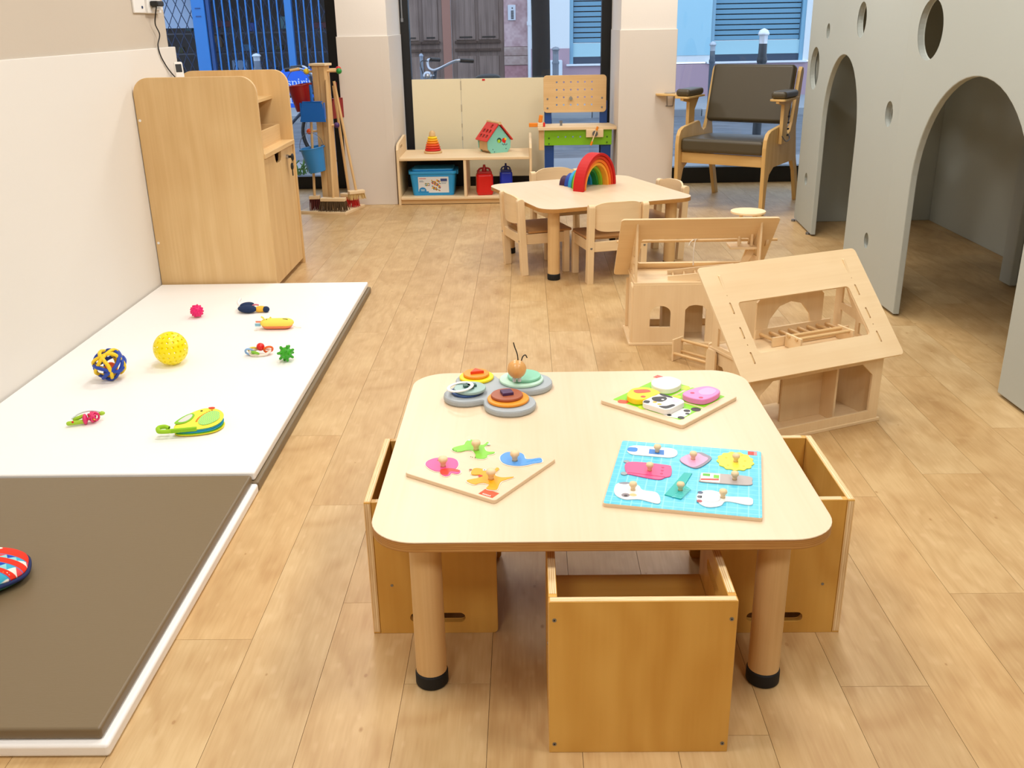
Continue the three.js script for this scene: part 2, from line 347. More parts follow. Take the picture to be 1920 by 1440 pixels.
{ // blue shopfront behind bars
  const o = thing('blue_shopfront', 'blue painted shopfront with vertical bars and lattice grille across the street', 'shopfront', [0, 0, GZ]);
  const blue = std(0x2f7ec8, 0.5), dblue = std(0x1b4f8c, 0.5), shop = std(0x7d8288, 0.8), lat = std(0x2b4468, 0.6);
  part('post', [box(-6.17, -5.93, 0, 3.2, -0.06, 0.12, 0.008)], blue, o);
  for (const y of [1.55, 1.69]) part('letter_slot', [box(-6.10, -6.0, y, y + 0.02, 0.115, 0.13)], dblue, o);
  part('post', [box(-5.91, -5.85, 0, 3.2, -0.04, 0.08)], dblue, o);
  for (let i = 0; i < 9; i++) part('bar', [box(-5.764 + i * 0.146 - 0.012, -5.764 + i * 0.146 + 0.012, 0.12, 3.2, 0, 0.03)], blue, o);
  part('post', [box(-4.452, -4.323, 0, 3.2, -0.04, 0.08, 0.006)], blue, o);
  for (let i = 0; i < 9; i++) part('bar', [box(-4.235 + i * 0.14 - 0.011, -4.235 + i * 0.14 + 0.011, 0.12, 3.2, 0, 0.03)], blue, o);
  part('sill', [box(-5.9, -3.05, 0, 0.13, -0.1, 0.1)], dblue, o);
  part('post', [box(-3.05, -2.93, 0, 3.2, -0.04, 0.1)], dblue, o);
  part('back_wall', [box(-9, -2.96, 0, 3.3, -4.3, -4.2)], shop, o);
  part('side_wall', [box(-3.05, -2.96, 0, 3.3, -4.2, -0.1)], shop, o); part('side_wall', [box(-9.1, -9, 0, 3.3, -4.2, 0.1)], shop, o); part('fascia', [box(-9.1, -2.93, 2.35, 3.3, -0.1, 0.06)], dblue, o);
  part('floor_slab', [box(-9, -3.05, -0.02, 0.01, -4.2, -0.1)], shop, o);
  part('ceiling_slab', [box(-9, -2.96, 3.2, 3.3, -4.2, -0.1)], shop, o);
  const strips = [];
  for (let i = 0; i < 24; i++) for (const s of [-1, 1]) strips.push(bar([-8.4 + i * 0.17 + (s < 0 ? 1.4 : 0), 0.1, -0.3], [-8.4 + i * 0.17 + (s < 0 ? 0 : 1.4), 3.1, -0.3], 0.008, 0.008, 4));
  const g = part('lattice_grille', strips, lat, o); g.userData.kind = 'stuff';
  const tone = [0x31566e, 0x5b2f3a, 0x3d6a8c, 0x25354c, 0x4f7f8a, 0x6a5a48, 0x8aa6c8, 0x2e4f9c, 0x39422c];
  for (let i = 0; i < 26; i++) { const x = -8.2 + i * 0.205, y = [0.55, 0.95, 1.32][i % 3] + rr(-0.05, 0.05), w = rr(0.1, 0.3), h = rr(0.08, 0.24); part('display_item', [box(x, x + w, y, y + h, -0.75, -0.6, 0.02)], std(tone[(i * 5) % 9], 0.7), o); }
  for (const y of [0.5, 0.9, 1.27]) part('display_shelf', [box(-9, -3.06, y - 0.03, y, -1.1, -0.55)], std(0x4a4f5a, 0.7), o);
  part('price_board', [box(-7.1, -6.3, 1.36, 2.2, -0.5, -0.46)], std(0xbcd0ea, 0.7), o);
}
{ // old building with panelled double door and stone surround
  const o = thing('old_house_facade', 'old stone facade with weathered brown panelled double door', 'building', [0, 0, GZ]);
  const dm = woodMat(T.olddoor, 0.8), dk = woodMat(T.olddoor, 0.8, 0x9a8c84), rw = std(0x9c6f60, 0.75);
  part('door_leaf', [box(-2.86, -1.535, GY, 3.1, -0.12, -0.04)], dm, o); part('door_leaf', [box(-1.37, -0.38, GY, 3.1, -0.12, -0.04)], dm, o);
  part('door_post', [box(-1.535, -1.375, GY, 3.1, -0.1, 0.0, 0.006)], rw, o);
  for (const [a, b] of [[-2.78, -2.42], [-2.34, -1.98], [-1.9, -1.62], [-1.28, -0.92], [-0.86, -0.48]]) {
    part('door_panel', [box(a, b, 1.06, 2.7, -0.045, -0.01, 0.012)], dm, o); part('moulding', [box(a - 0.03, b + 0.03, 1.0, 1.05, -0.045, 0.03, 0.01)], dk, o);
    part('moulding', [box(a - 0.03, b + 0.03, 0.86, 0.91, -0.045, 0.035, 0.01)], dk, o); part('door_panel', [box(a, b, 0.1, 0.78, -0.045, -0.015, 0.012)], dm, o);
    part('drip_slot', [box(a + 0.06, b - 0.06, 1.10, 1.125, -0.012, 0.002)], M.black, o);
  }
  const st = woodMat(T.stone, 0.85, 0xfff2f2), st2 = woodMat(T.stone, 0.85, 0xe8e2d6);
  part('stone_block', [box(-0.38, 0.06, 0.93, 3.2, -0.2, 0.06, 0.006)], st, o); part('stone_block', [box(-0.385, 0.065, 0.772, 0.925, -0.2, 0.075, 0.01)], st2, o);
  part('stone_block', [box(-0.385, 0.065, 0.604, 0.766, -0.2, 0.075, 0.01)], st2, o); part('stone_block', [box(-0.38, 0.06, GY, 0.598, -0.2, 0.06, 0.006)], woodMat(T.stone, 0.85, 0xe2bcc0), o);
  part('stone_block', [box(-2.86 - 0.02, -2.80, GY, 3.2, -0.2, 0.02)], st, o);
  part('intercom', [box(-0.304, -0.159, 1.393, 1.66, 0.06, 0.085, 0.008)], std(0xc9ced6, 0.4), o);
  part('intercom_buttons', Array.from({ length: 6 }, (_, i) => box(-0.245, -0.195, 1.42 + i * 0.025, 1.436 + i * 0.025, 0.084, 0.09)).concat([cyl(0, 0, 0.006, 0, 0.012).rotateX(Math.PI / 2).translate(-0.22, 1.605, 0.084)]), M.black, o);
  part('upper_wall', [box(-2.9, 0.07, 3.1, 6.5, -0.3, 0.06)], st, o);
  part('down_pipe', [bar([0.09, GY, 0.1], [0.09, 4, 0.1], 0.032, 0.032, 12), bar([0.09, 1.30, 0.1], [0.09, 1.37, 0.1], 0.045, 0.045, 12)], std(0xd8dde2, 0.5), o);
}
{ // white house with pink plinth and slatted windows
  const o = thing('white_house_facade', 'white house facade with pink plinth and blinds in its windows', 'building', [0, 0, GZ]);
  const wm = std(0xe2e8ea, 0.85), pk = std(0xb498a4, 0.85), fr = std(0x7faec6, 0.5), blind = std(0x6f9fb8, 0.5);
  part('upper_wall', [box(0.12, 0.845, 0.883, 6.5, -0.3, 0), box(2.06, 3.489, 0.6, 6.5, -0.3, 0), box(5.235, 12, 0.6, 6.5, -0.3, 0), box(0.845, 2.06, 2.6, 6.5, -0.3, 0), box(3.489, 5.235, 2.6, 6.5, -0.3, 0)], wm, o);
  part('plinth', [box(0.12, 0.845, GY, 0.883, -0.3, 0.03), box(0.845, 12, GY, 0.56, -0.3, 0.03)], pk, o);
  for (const [a, b] of [[0.845, 2.06], [3.489, 5.235]]) {
    const w = part('window', [box(a, a + 0.07, 0.6, 2.6, -0.2, -0.02), box(b - 0.07, b, 0.6, 2.6, -0.2, -0.02), box(a, b, 2.52, 2.6, -0.2, -0.02)], fr, o);
    part('window_panel', [box(a + 0.07, b - 0.07, 0.6, 0.72, -0.2, -0.06)], std(0x36465a, 0.6), w);
    part('window_panel', [box(a + 0.07, b - 0.07, 0.725, 0.965, -0.2, -0.05)], std(0xa9d2dc, 0.6), w);
    part('backing', [box(a + 0.07, b - 0.07, 0.97, 2.52, -0.22, -0.16)], std(0x101822, 0.7), w);
    for (let i = 0; i < 16; i++) part('blind_slat', [box(a + 0.08, b - 0.08, 0.98 + i * 0.092, 0.98 + i * 0.092 + 0.073, -0.12, -0.1)], blind, w);
    part('ledge', [box(a - 0.06, b + 0.06, 0.566, 0.60, -0.1, 0.09, 0.006)], std(0xe8ecf0, 0.6), w);
  }
  part('window_film', [box(2.3, 3.489, 0.72, 2.6, -0.02, 0.012)], std(0x9fd0e2, 0.6), o, 'pale blue shop panel');
  part('white_box', [box(0.45, 0.7, 0.06, 0.68, 0.03, 0.3, 0.01)], std(0xd8e2ea, 0.6), o);
}
// bollards on the pavement
function bollard(x, z, h, r, label, cap = 0xe8ecf2, body = 0x2a3038) {
  const o = thing('bollard', label, 'bollard', [x, GY - (z > -16.3 && z < -10.6 ? 0.11 : 0), z], 0, 'street bollards');
  part('post', [lathe([[0, 0], [r * 1.35, 0], [r * 1.35, 0.1], [r, 0.14], [r, h * 0.72], [r * 1.15, h * 0.73], [r * 1.15, h * 0.76], [r * 0.95, h * 0.77], [r * 0.92, h * 0.88], [0, h * 0.88]])], std(body, 0.4), o);
  part('cap', [lathe([[r * 0.92, h * 0.875], [r * 0.95, h * 0.94], [r * 1.25, h * 0.945], [r * 1.25, h * 0.96], [r * 0.9, h * 0.985], [0, h]])], std(cap, 0.35, { metalness: 0.3 }), o);
}
bollard(2.825, -12.0, 1.39, 0.052, 'dark bollard with tall white cap behind the nursing chair');
bollard(2.94, -15.8, 1.17, 0.042, 'slim grey bollard left of the white-capped one', 0xb9c2cc, 0x4d5a68);
bollard(0.51, -16.6, 1.0, 0.052, 'grey bollard before the pink plinth beyond the workbench', 0x8a929c, 0x76808c);
bollard(-4.44, -16.6, 0.98, 0.06, 'grey bollard in front of the blue bars', 0xc8d0da, 0x5d6c80);
bollard(-1.72, -16.7, 0.93, 0.03, 'thin grey bollard in front of the old wooden door', 0x9aa4b2, 0x76808c);
{ // dark trunk
  const o = thing('tree_trunk', 'dark trunk standing on the pavement right of the intercom', 'trunk', [0.225, GY - 0.11, -14.2]);
  const g = lathe([[0.19, 0], [0.15, 0.1], [0.132, 0.4], [0.125, 1.2], [0.128, 2.2], [0.12, 4.5]], 18), p = g.attributes.position;
  for (let i = 0; i < p.count; i++) { const a = Math.atan2(p.getZ(i), p.getX(i)), k = 1 + 0.05 * Math.sin(a * 7 + p.getY(i) * 3) ; p.setX(i, p.getX(i) * k + 0.012 * Math.sin(p.getY(i) * 2)); p.setZ(i, p.getZ(i) * k); }
  g.computeVertexNormals(); part('trunk', [g], std(0x16181a, 0.9), o);
}
{ // sign on the pavement
  const c = document.createElement('canvas'); c.width = 512; c.height = 512; const x = c.getContext('2d');
  x.fillStyle = '#0f6cf0'; x.fillRect(0, 0, 512, 512); x.fillStyle = '#f4f8ff'; x.font = '104px serif'; x.textAlign = 'left'; x.fillText('t spirit', 20, 190); x.fillText('D', 92, 360);
  const t = new THREE.CanvasTexture(c); t.colorSpace = THREE.SRGBColorSpace;
  const o = thing('street_sign', 'bright blue sign with white letters behind the broom stand', 'sign', [-3.12, GY - 0.11, -14.0]);
  const pts = roundRect(-0.36, 0.36, 0.42, 0.95, [0.02, 0.16, 0.16, 0.02], 10);
  part('panel', [board(pts, 0.04, [], 0.003)], std(0x0f6cf0, 0.5), o);
  const f = new THREE.ShapeGeometry(shapeOf(roundRect(-0.345, 0.345, 0.435, 0.935, [0.02, 0.15, 0.15, 0.02], 10))), p = f.attributes.position, uv = f.attributes.uv;
  for (let i = 0; i < p.count; i++) uv.setXY(i, (p.getX(i) + 0.345) / 0.69, (p.getY(i) - 0.28) / 0.68);
  part('lettering', f.translate(0, 0, 0.0215), new THREE.MeshStandardMaterial({ map: t, roughness: 0.5 }), o);
  for (const s of [-0.3, 0.3]) part('leg', [bar([s, 0, -0.12], [s, 0.5, 0], 0.014), bar([s, 0, 0.12], [s, 0.5, 0], 0.014)], M.dullsteel, o);
}
function bicycle(x, z, turn, label) {
  const o = thing('bicycle', label, 'bicycle', [x, GY - (z < -10.6 ? 0.11 : 0), z], turn, 'parked bicycles');
  const R = 0.34, blk = M.black, ch = M.steel;
  for (const wx of [-0.53, 0.53]) {
    part('tyre', [new THREE.TorusGeometry(R, 0.019, 8, 40).translate(wx, R + 0.019, 0)], blk, o);
    part('rim', [new THREE.TorusGeometry(R - 0.028, 0.009, 6, 40).translate(wx, R + 0.019, 0), bar([wx, R + 0.019, -0.05], [wx, R + 0.019, 0.05], 0.02)], ch, o);
    part('spokes', Array.from({ length: 14 }, (_, i) => bar([wx, R + 0.019, 0], [wx + (R - 0.03) * Math.cos(i * 0.4488), R + 0.019 + (R - 0.03) * Math.sin(i * 0.4488), 0], 0.0015, 0.0015, 4)), ch, o);
    const a = []; for (let i = 0; i <= 14; i++) { const q = (20 + 140 * i / 14) * D2R; a.push([wx + (R + 0.045) * Math.cos(q), R + 0.019 + (R + 0.045) * Math.sin(q), 0]); }
    part('mudguard', [tube(a, 0.013, 30, 6)], ch, o);
  }
  const fm = std(0x23384f, 0.35);
  part('frame', [bar([-0.53, 0.36, 0], [-0.1, 0.3, 0], 0.012), bar([-0.53, 0.36, 0], [-0.22, 0.72, 0], 0.01), bar([-0.1, 0.3, 0], [-0.25, 0.82, 0], 0.017), bar([-0.1, 0.3, 0], [0.36, 0.74, 0], 0.018), bar([-0.22, 0.72, 0], [0.36, 0.8, 0], 0.016)], fm, o);
  part('fork', [bar([0.53, 0.36, 0.05], [0.38, 0.7, 0.03], 0.011), bar([0.53, 0.36, -0.05], [0.38, 0.7, -0.03], 0.011), bar([0.38, 0.68, 0], [0.33, 0.98, 0], 0.017)], fm, o);
  part('handlebar', [tube([[0.12, 1.06, 0.3], [0.24, 1.07, 0.26], [0.34, 1.0, 0.1], [0.35, 0.98, 0], [0.34, 1.0, -0.1], [0.24, 1.07, -0.26], [0.12, 1.06, -0.3]], 0.0125, 40, 8)], ch, o);
  for (const s of [-1, 1]) part('grip', [bar([0.22, 1.07, s * 0.27], [0.09, 1.06, s * 0.305], 0.019)], blk, o);
  part('headlamp', [ball(0.42, 0.93, 0, 0.045), bar([0.34, 0.93, 0], [0.42, 0.93, 0], 0.012)], ch, o);
  part('brake_cable', [tube([[0.22, 1.05, 0.24], [0.42, 1.05, 0.12], [0.42, 0.85, 0.02], [0.38, 0.7, 0]], 0.005, 24, 5)], blk, o);
  part('seat', [pillow(smooth([[-0.14, 0], [-0.2, 0.05], [-0.36, 0.09], [-0.42, 0], [-0.36, -0.09], [-0.2, -0.05]], 30), 0.06).translate(0, 0.86, 0)], blk, o);
}
bicycle(-0.60, -9.85, -2.5, 'chrome bicycle handlebars in front of the old wooden door');
bicycle(-2.75, -11.2, 0.12, 'parked bicycle behind the tall wooden cabinet');
{ // weeds at the kerb
  const o = thing('weed_tuft', 'small green weeds at the pavement behind the broom stand', 'plant', [-2.3, GY, -9.75]);
  for (let k = 0; k < 26; k++) { const a = rnd() * 6.28, r = rnd() * 0.14, h = rr(0.05, 0.14), q = rnd() * 6.28; part('leaf', [tube([[r * Math.cos(a), 0, r * Math.sin(a)], [r * Math.cos(a) + 0.03 * Math.cos(q), h * 0.7, r * Math.sin(a) + 0.03 * Math.sin(q)], [r * Math.cos(a) + 0.07 * Math.cos(q), h, r * Math.sin(a) + 0.07 * Math.sin(q)]], 0.006, 6, 4)], std(0x3f7a2a, 0.7), o); }
}

// ------------------------------------------------------------------ low square tables
function lowTable(label, x, z, turn, half) {
  const o = thing('low_table', label, 'table', [x, 0, z], turn), [a, b] = half, r = 0.1;
  const out = roundRect(-a, a, -b, b, r, 10);
  part('table_core', [flat(out, 0.402, 0.0205, 0.0015)], M.tableEdge, o);
  part('table_top', [flat(out, 0.4225, 0.0028, 0.001, [], 'z')], M.maple, o);
  for (const sx of [-1, 1]) for (const sz of [-1, 1]) {
    const lx = sx * (a - 0.106), lz = sz * (b - 0.112);
    const l = part('leg', [cyl(lx, 0.034, 0.402, lz, 0.0345, 0.0345, 32)], M.leg, o);
    part('foot', [lathe([[0, 0], [0.034, 0], [0.037, 0.004], [0.037, 0.03], [0.035, 0.036], [0, 0.036]]).translate(lx, 0, lz)], M.rubber, l);
  }
  return o;
}
lowTable('low square maple table with puzzles on top between the box stools', 0.147, -2.154, 0, [0.479, 0.49]);
lowTable('low square maple table carrying the wooden rainbow', 0.37, -5.82, 21 * D2R, [0.48, 0.48]);

// ------------------------------------------------------------------ box stools
function boxStool(label, x, z, turn, flipped) {
  const o = thing('box_stool', label, 'stool', [x, 0, z], turn, 'plywood box stools at the near table');
  const W = 0.181, H = 0.362, D = 0.1525, t = 0.017, sy = flipped ? 0.045 : H - 0.055, seat = flipped ? 0.12 : 0.232;
  part('back_panel', [box(-W, W, 0, H - 0.001, D - t, D, 0.0015)], M.stool, o);
  const slot = roundRect(-0.075, 0.062, sy - 0.0145, sy + 0.0145, 0.0144, 6);
  for (const s of [-1, 1]) {
    const p = part('side_panel', [sideBoard(roundRect(-D, D - t - 0.0006, 0, H - 0.001, flipped ? [0, 0, 0.012, 0.012] : [0, 0, 0.012, 0.012], 5), t, s * (W - t / 2), [slot], 0.0012)], M.stool, o);
    part('ply_edge', [grainUV(new THREE.BoxGeometry(t - 0.003, 0.0012, 2 * D - t - 0.03).translate(s * (W - t / 2), H - 0.0009, -t / 2 + 0.004), 'z', [0.004, 0])], M.ply, p);
    for (const y of flipped ? [H - 0.225, H - 0.06] : [0.2]) part('screw', [new THREE.CylinderGeometry(0.0035, 0.0035, 0.001, 12).rotateZ(Math.PI / 2).translate(s * (W + 0.0003), y, flipped ? 0.1 : 0.06)], M.dullsteel, p);
  }
  part('ply_edge', [grainUV(new THREE.BoxGeometry(2 * W - 0.006, 0.0012, t - 0.003).translate(0, H - 0.0009, D - t / 2), 'x', [0.002, 0])], M.ply, o);
  for (const s of [-1, 1]) part('ply_edge', [grainUV(new THREE.BoxGeometry(0.001, H - 0.01, t - 0.003).translate(s * (W - 0.0002), H / 2, D - t / 2), 'y', [0.002, 0])], M.ply, o);
  part('seat_panel', [box(-W + t + 0.0005, W - t - 0.0005, seat - 0.016, seat, -D + 0.006, D - t - 0.0005, 0.001, 'x')], M.stool, o);
  for (const sx of [-1, 1]) for (const y of [0.022, H - 0.042]) {
    const h = part('screw', [new THREE.CylinderGeometry(0.0042, 0.0042, 0.0014, 14).rotateX(Math.PI / 2).translate(sx * (W - 0.011), y, D + 0.0004)], M.dullsteel, o);
    part('socket', [new THREE.CylinderGeometry(0.0018, 0.0018, 0.0006, 6).rotateX(Math.PI / 2).translate(sx * (W - 0.011), y, D + 0.0013)], M.black, h);
  }
}
boxStool('plywood box stool standing in front of the near table', 0.2145, -1.7005, 0, false);
boxStool('plywood box stool tucked under the table on the mat side', -0.2335, -2.138, -Math.PI / 2, true);
boxStool('plywood box stool tucked under the table on the dollhouse side', 0.5925, -2.13, Math.PI / 2, true);

// ------------------------------------------------------------------ floor mats
{
  const a = thing('floor_mat', 'long white padded floor mat with brown underside covered in baby toys', 'mat', [0, 0, 0]);
  part('top_pad', [box(-2.032, -0.882, 0.031, 0.06, -5.112, -2.735, 0.007)], M.whiteVinyl, a, 'white pad');
  part('bottom_pad', [box(-2.03, -0.868, 0, 0.031, -5.115, -2.722, 0.006)], M.brownVinyl, a, 'brown pad');
  const b = thing('floor_mat', 'brown padded floor mat with white underside nearest the camera', 'mat', [0, 0, 0]);
  part('top_pad', [box(-2.032, -0.885, 0.031, 0.06, -2.718, -1.556, 0.007)], M.brownVinyl, b, 'brown pad');
  part('bottom_pad', [box(-2.03, -0.868, 0, 0.031, -2.718, -1.540, 0.008)], M.whiteVinyl, b, 'white pad');
}

// ------------------------------------------------------------------ tall cabinet at the wall
{
  const o = thing('cabinet', 'tall maple cabinet with rounded end panels beside the left wall', 'cabinet', [0, 0, 0]);
  const x0 = -2.036, x1 = -1.393, H = 1.153;
  const end = roundRect(x0, x1, 0, H, [0, 0.085, 0.085, 0], 10);
  part('end_panel', [board(end, 0.022, [], 0.002).translate(0, 0, -5.14)], M.cabinet, o);
  part('end_panel', [board(end, 0.022, [], 0.002).translate(0, 0, -5.845)], M.cabinet, o);
  for (const y of [0.29, 0.94]) part('cover_cap', [new THREE.CylinderGeometry(0.007, 0.007, 0.001, 16).rotateX(Math.PI / 2).translate(x0 + 0.015, y, -5.1286)], M.white, o);
  part('back_panel', [box(x0, x0 + 0.016, 0.04, 1.07, -5.834, -5.151)], M.cabinet, o);
  part('top_board', [box(x0 + 0.016, -1.86, 1.052, 1.072, -5.834, -5.151, 0.001, 'z')], M.cabinet, o);
  part('shelf', [box(x0 + 0.016, -1.495, 0.99, 1.008, -5.834, -5.151, 0.001, 'z')], M.cabinet, o);
  part('counter', [box(x0 + 0.016, -1.386, 0.73, 0.755, -5.834, -5.151, 0.002, 'z')], M.cabinet, o);
  part('bottom_board', [box(x0 + 0.016, -1.42, 0.05, 0.07, -5.834, -5.151, 0.001, 'z')], M.cabinet, o);
  part('plinth', [box(-1.46, -1.44, 0, 0.05, -5.834, -5.151, 0, 'z')], M.cabinet, o);
  const notch = (za, zb) => [[za, 0.03], [zb, 0.03], [zb, 0.725], [za, 0.725]];
  const d1 = part('door', [sideBoard([[-5.154, 0.03], [-5.154, 0.724], [-5.40, 0.724], [-5.41, 0.69], [-5.425, 0.672], [-5.45, 0.668], [-5.50, 0.668], [-5.50, 0.03]].reverse(), 0.018, -1.411, [], 0.0012)], M.cabinet, o);
  const d2 = part('door', [sideBoard([[-5.503, 0.03], [-5.503, 0.668], [-5.53, 0.672], [-5.545, 0.69], [-5.552, 0.724], [-5.832, 0.724], [-5.832, 0.03]].reverse(), 0.018, -1.411, [], 0.0012)], M.cabinet, o);
  const lock = part('lock', [bar([-1.404, 0.675, -5.66], [-1.388, 0.675, -5.66], 0.012, 0.012, 16)], M.steel, d2, 'chrome cylinder lock');
  part('key', [box(-1.388, -1.372, 0.668, 0.682, -5.664, -5.656, 0.002), new THREE.SphereGeometry(0.022, 14, 10).scale(0.35, 1, 1).translate(-1.366, 0.672, -5.66)], M.black, d2);
  part('key', [new THREE.SphereGeometry(0.022, 14, 10).scale(0.35, 1, 1).translate(-1.374, 0.618, -5.665), box(-1.377, -1.371, 0.565, 0.6, -5.668, -5.662), new THREE.TorusGeometry(0.014, 0.0015, 6, 18).rotateY(Math.PI / 2).translate(-1.368, 0.645, -5.662)], M.black, d2);
}
{
  const o = thing('desk_tray', 'open wooden tray on the counter of the tall cabinet', 'tray', [0, 0.755, 0]);
  const a = [-1.97, -1.455], c = [-5.79, -5.36];
  part('base', [box(a[0], a[1], 0, 0.01, c[0], c[1], 0, 'z')], M.beech, o);
  part('side', [box(a[0], a[1], 0.01, 0.095, c[0], c[0] + 0.012, 0.001, 'x')], M.beech, o); part('side', [box(a[0], a[1], 0.01, 0.095, c[1] - 0.012, c[1], 0.001, 'x')], M.beech, o);
  part('front', [box(a[1] - 0.012, a[1], 0.01, 0.095, c[0] + 0.012, c[1] - 0.012, 0.001, 'z')], M.beech, o); part('rear', [box(a[0], a[0] + 0.012, 0.01, 0.095, c[0] + 0.012, c[1] - 0.012, 0.001, 'z')], M.beech, o);
}
{ // handset and its cord
  const o = thing('handset', 'small white handset with dark screen on top of the tall cabinet', 'handset', [-1.985, 1.0725, -5.72], 0.5);
  part('cradle', [box(-0.035, 0.035, 0, 0.022, -0.03, 0.03, 0.008)], M.white, o);
  part('body', [new RoundedBoxGeometry(0.05, 0.125, 0.022, 3, 0.01).rotateX(-0.25).translate(0, 0.075, 0)], M.white, o);
  part('screen', [new RoundedBoxGeometry(0.034, 0.045, 0.004, 2, 0.002).translate(0, 0.025, 0.011).rotateX(-0.25).translate(0, 0.075, 0)], M.black, o);
  single('power_cord', 'thin black cord hanging from the wall socket to the cabinet', 'cord',
    tube([[-2.0, 1.502, -5.545], [-2.012, 1.465, -5.55], [-2.032, 1.413, -5.578], [-2.034, 1.357, -5.628], [-2.035, 1.302, -5.582], [-2.034, 1.254, -5.593], [-2.034, 1.207, -5.641], [-2.03, 1.165, -5.69], [-2.012, 1.12, -5.735], [-1.99, 1.098, -5.742]], 0.0034, 70, 6), M.black);
  const s = thing('wall_socket', 'white double wall socket with black plug above the cabinet', 'socket', [XL - 0.016, 0, 0]);
  part('plate', [box(0, 0.012, 1.468, 1.6, -5.502, -5.34, 0.004)], M.white, s); part('plate', [box(0, 0.026, 1.466, 1.62, -5.70, -5.505, 0.006)], M.white, s);
  part('button', [new THREE.CylinderGeometry(0.007, 0.007, 0.004, 14).rotateZ(Math.PI / 2).translate(0.014, 1.497, -5.45)], P.navy, s);
  part('plug', [box(0.026, 0.07, 1.502, 1.53, -5.63, -5.53, 0.008)], M.black, s); part('cover_flap', [box(0.026, 0.05, 1.484, 1.499, -5.66, -5.56, 0.003)], M.white, s);
}

// ------------------------------------------------------------------ low shelf unit in the middle window bay, with toys
{
  const o = thing('low_shelf', 'low wooden shelf unit in front of the cream window board', 'shelf', [0, 0, 0]);
  const x0 = -1.042, x1 = 0.048, zf = -7.78, zb = -8.34;
  const side = [[zb, 0.0], [zf, 0.0], [zf, 0.44], [zf - 0.03, 0.475], [zf - 0.1, 0.488], [zb + 0.08, 0.51], [zb, 0.5]];
  const slot = roundRect(zf - 0.27, zf - 0.12, 0.435, 0.462, 0.013);
  for (const x of [x0 + 0.01, x1 - 0.01]) part('side_panel', [sideBoard(side, 0.02, x, [slot], 0.003)], M.pale, o);
  part('top_board', [box(x0 + 0.02, x1 - 0.02, 0.353, 0.375, zb + 0.01, zf - 0.004, 0.004, 'x')], M.pale, o);
  part('bottom_board', [box(x0 + 0.02, x1 - 0.02, 0.04, 0.06, zb + 0.01, zf - 0.004, 0.004, 'x')], M.pale, o);
  part('plinth', [box(x0 + 0.02, x1 - 0.02, 0.004, 0.04, zf - 0.04, zf - 0.025, 0, 'x')], M.beech, o);
  part('divider', [box(-0.505, -0.483, 0.06, 0.353, zb + 0.01, zf - 0.008, 0.003)], M.pale, o);
  part('back_panel', [box(x0 + 0.02, -0.505, 0.06, 0.353, zb + 0.005, zb + 0.012)], M.black, o, 'black back panel');
}
{
  const o = thing('ring_stacker', 'stacking ring tower in yellow, orange and red with wooden top', 'stacking toy', [-0.774, 0.375, -8.1]);
  part('base', [lathe([[0, 0], [0.074, 0], [0.076, 0.006], [0.076, 0.014], [0.072, 0.018], [0, 0.018]])], M.beech, o);
  const rings = [[0.067, P.red], [0.063, solid(0xd63a1c)], [0.058, P.deepOrange], [0.052, P.orange], [0.046, solid(0xf4ae1c)], [0.041, P.yellow]];
  rings.forEach(([r, m], i) => part('ring', [lathe([[0.008, 0], [r - 0.009, 0], [r - 0.002, 0.004], [r, 0.0095], [r - 0.002, 0.015], [r - 0.009, 0.019], [0.008, 0.019]]).translate(0, 0.018 + i * 0.0192, 0)], m, o));
  part('finial', [lathe([[0, 0.133], [0.026, 0.133], [0.028, 0.14], [0.025, 0.165], [0.014, 0.18], [0, 0.183]])], M.beech, o);
}
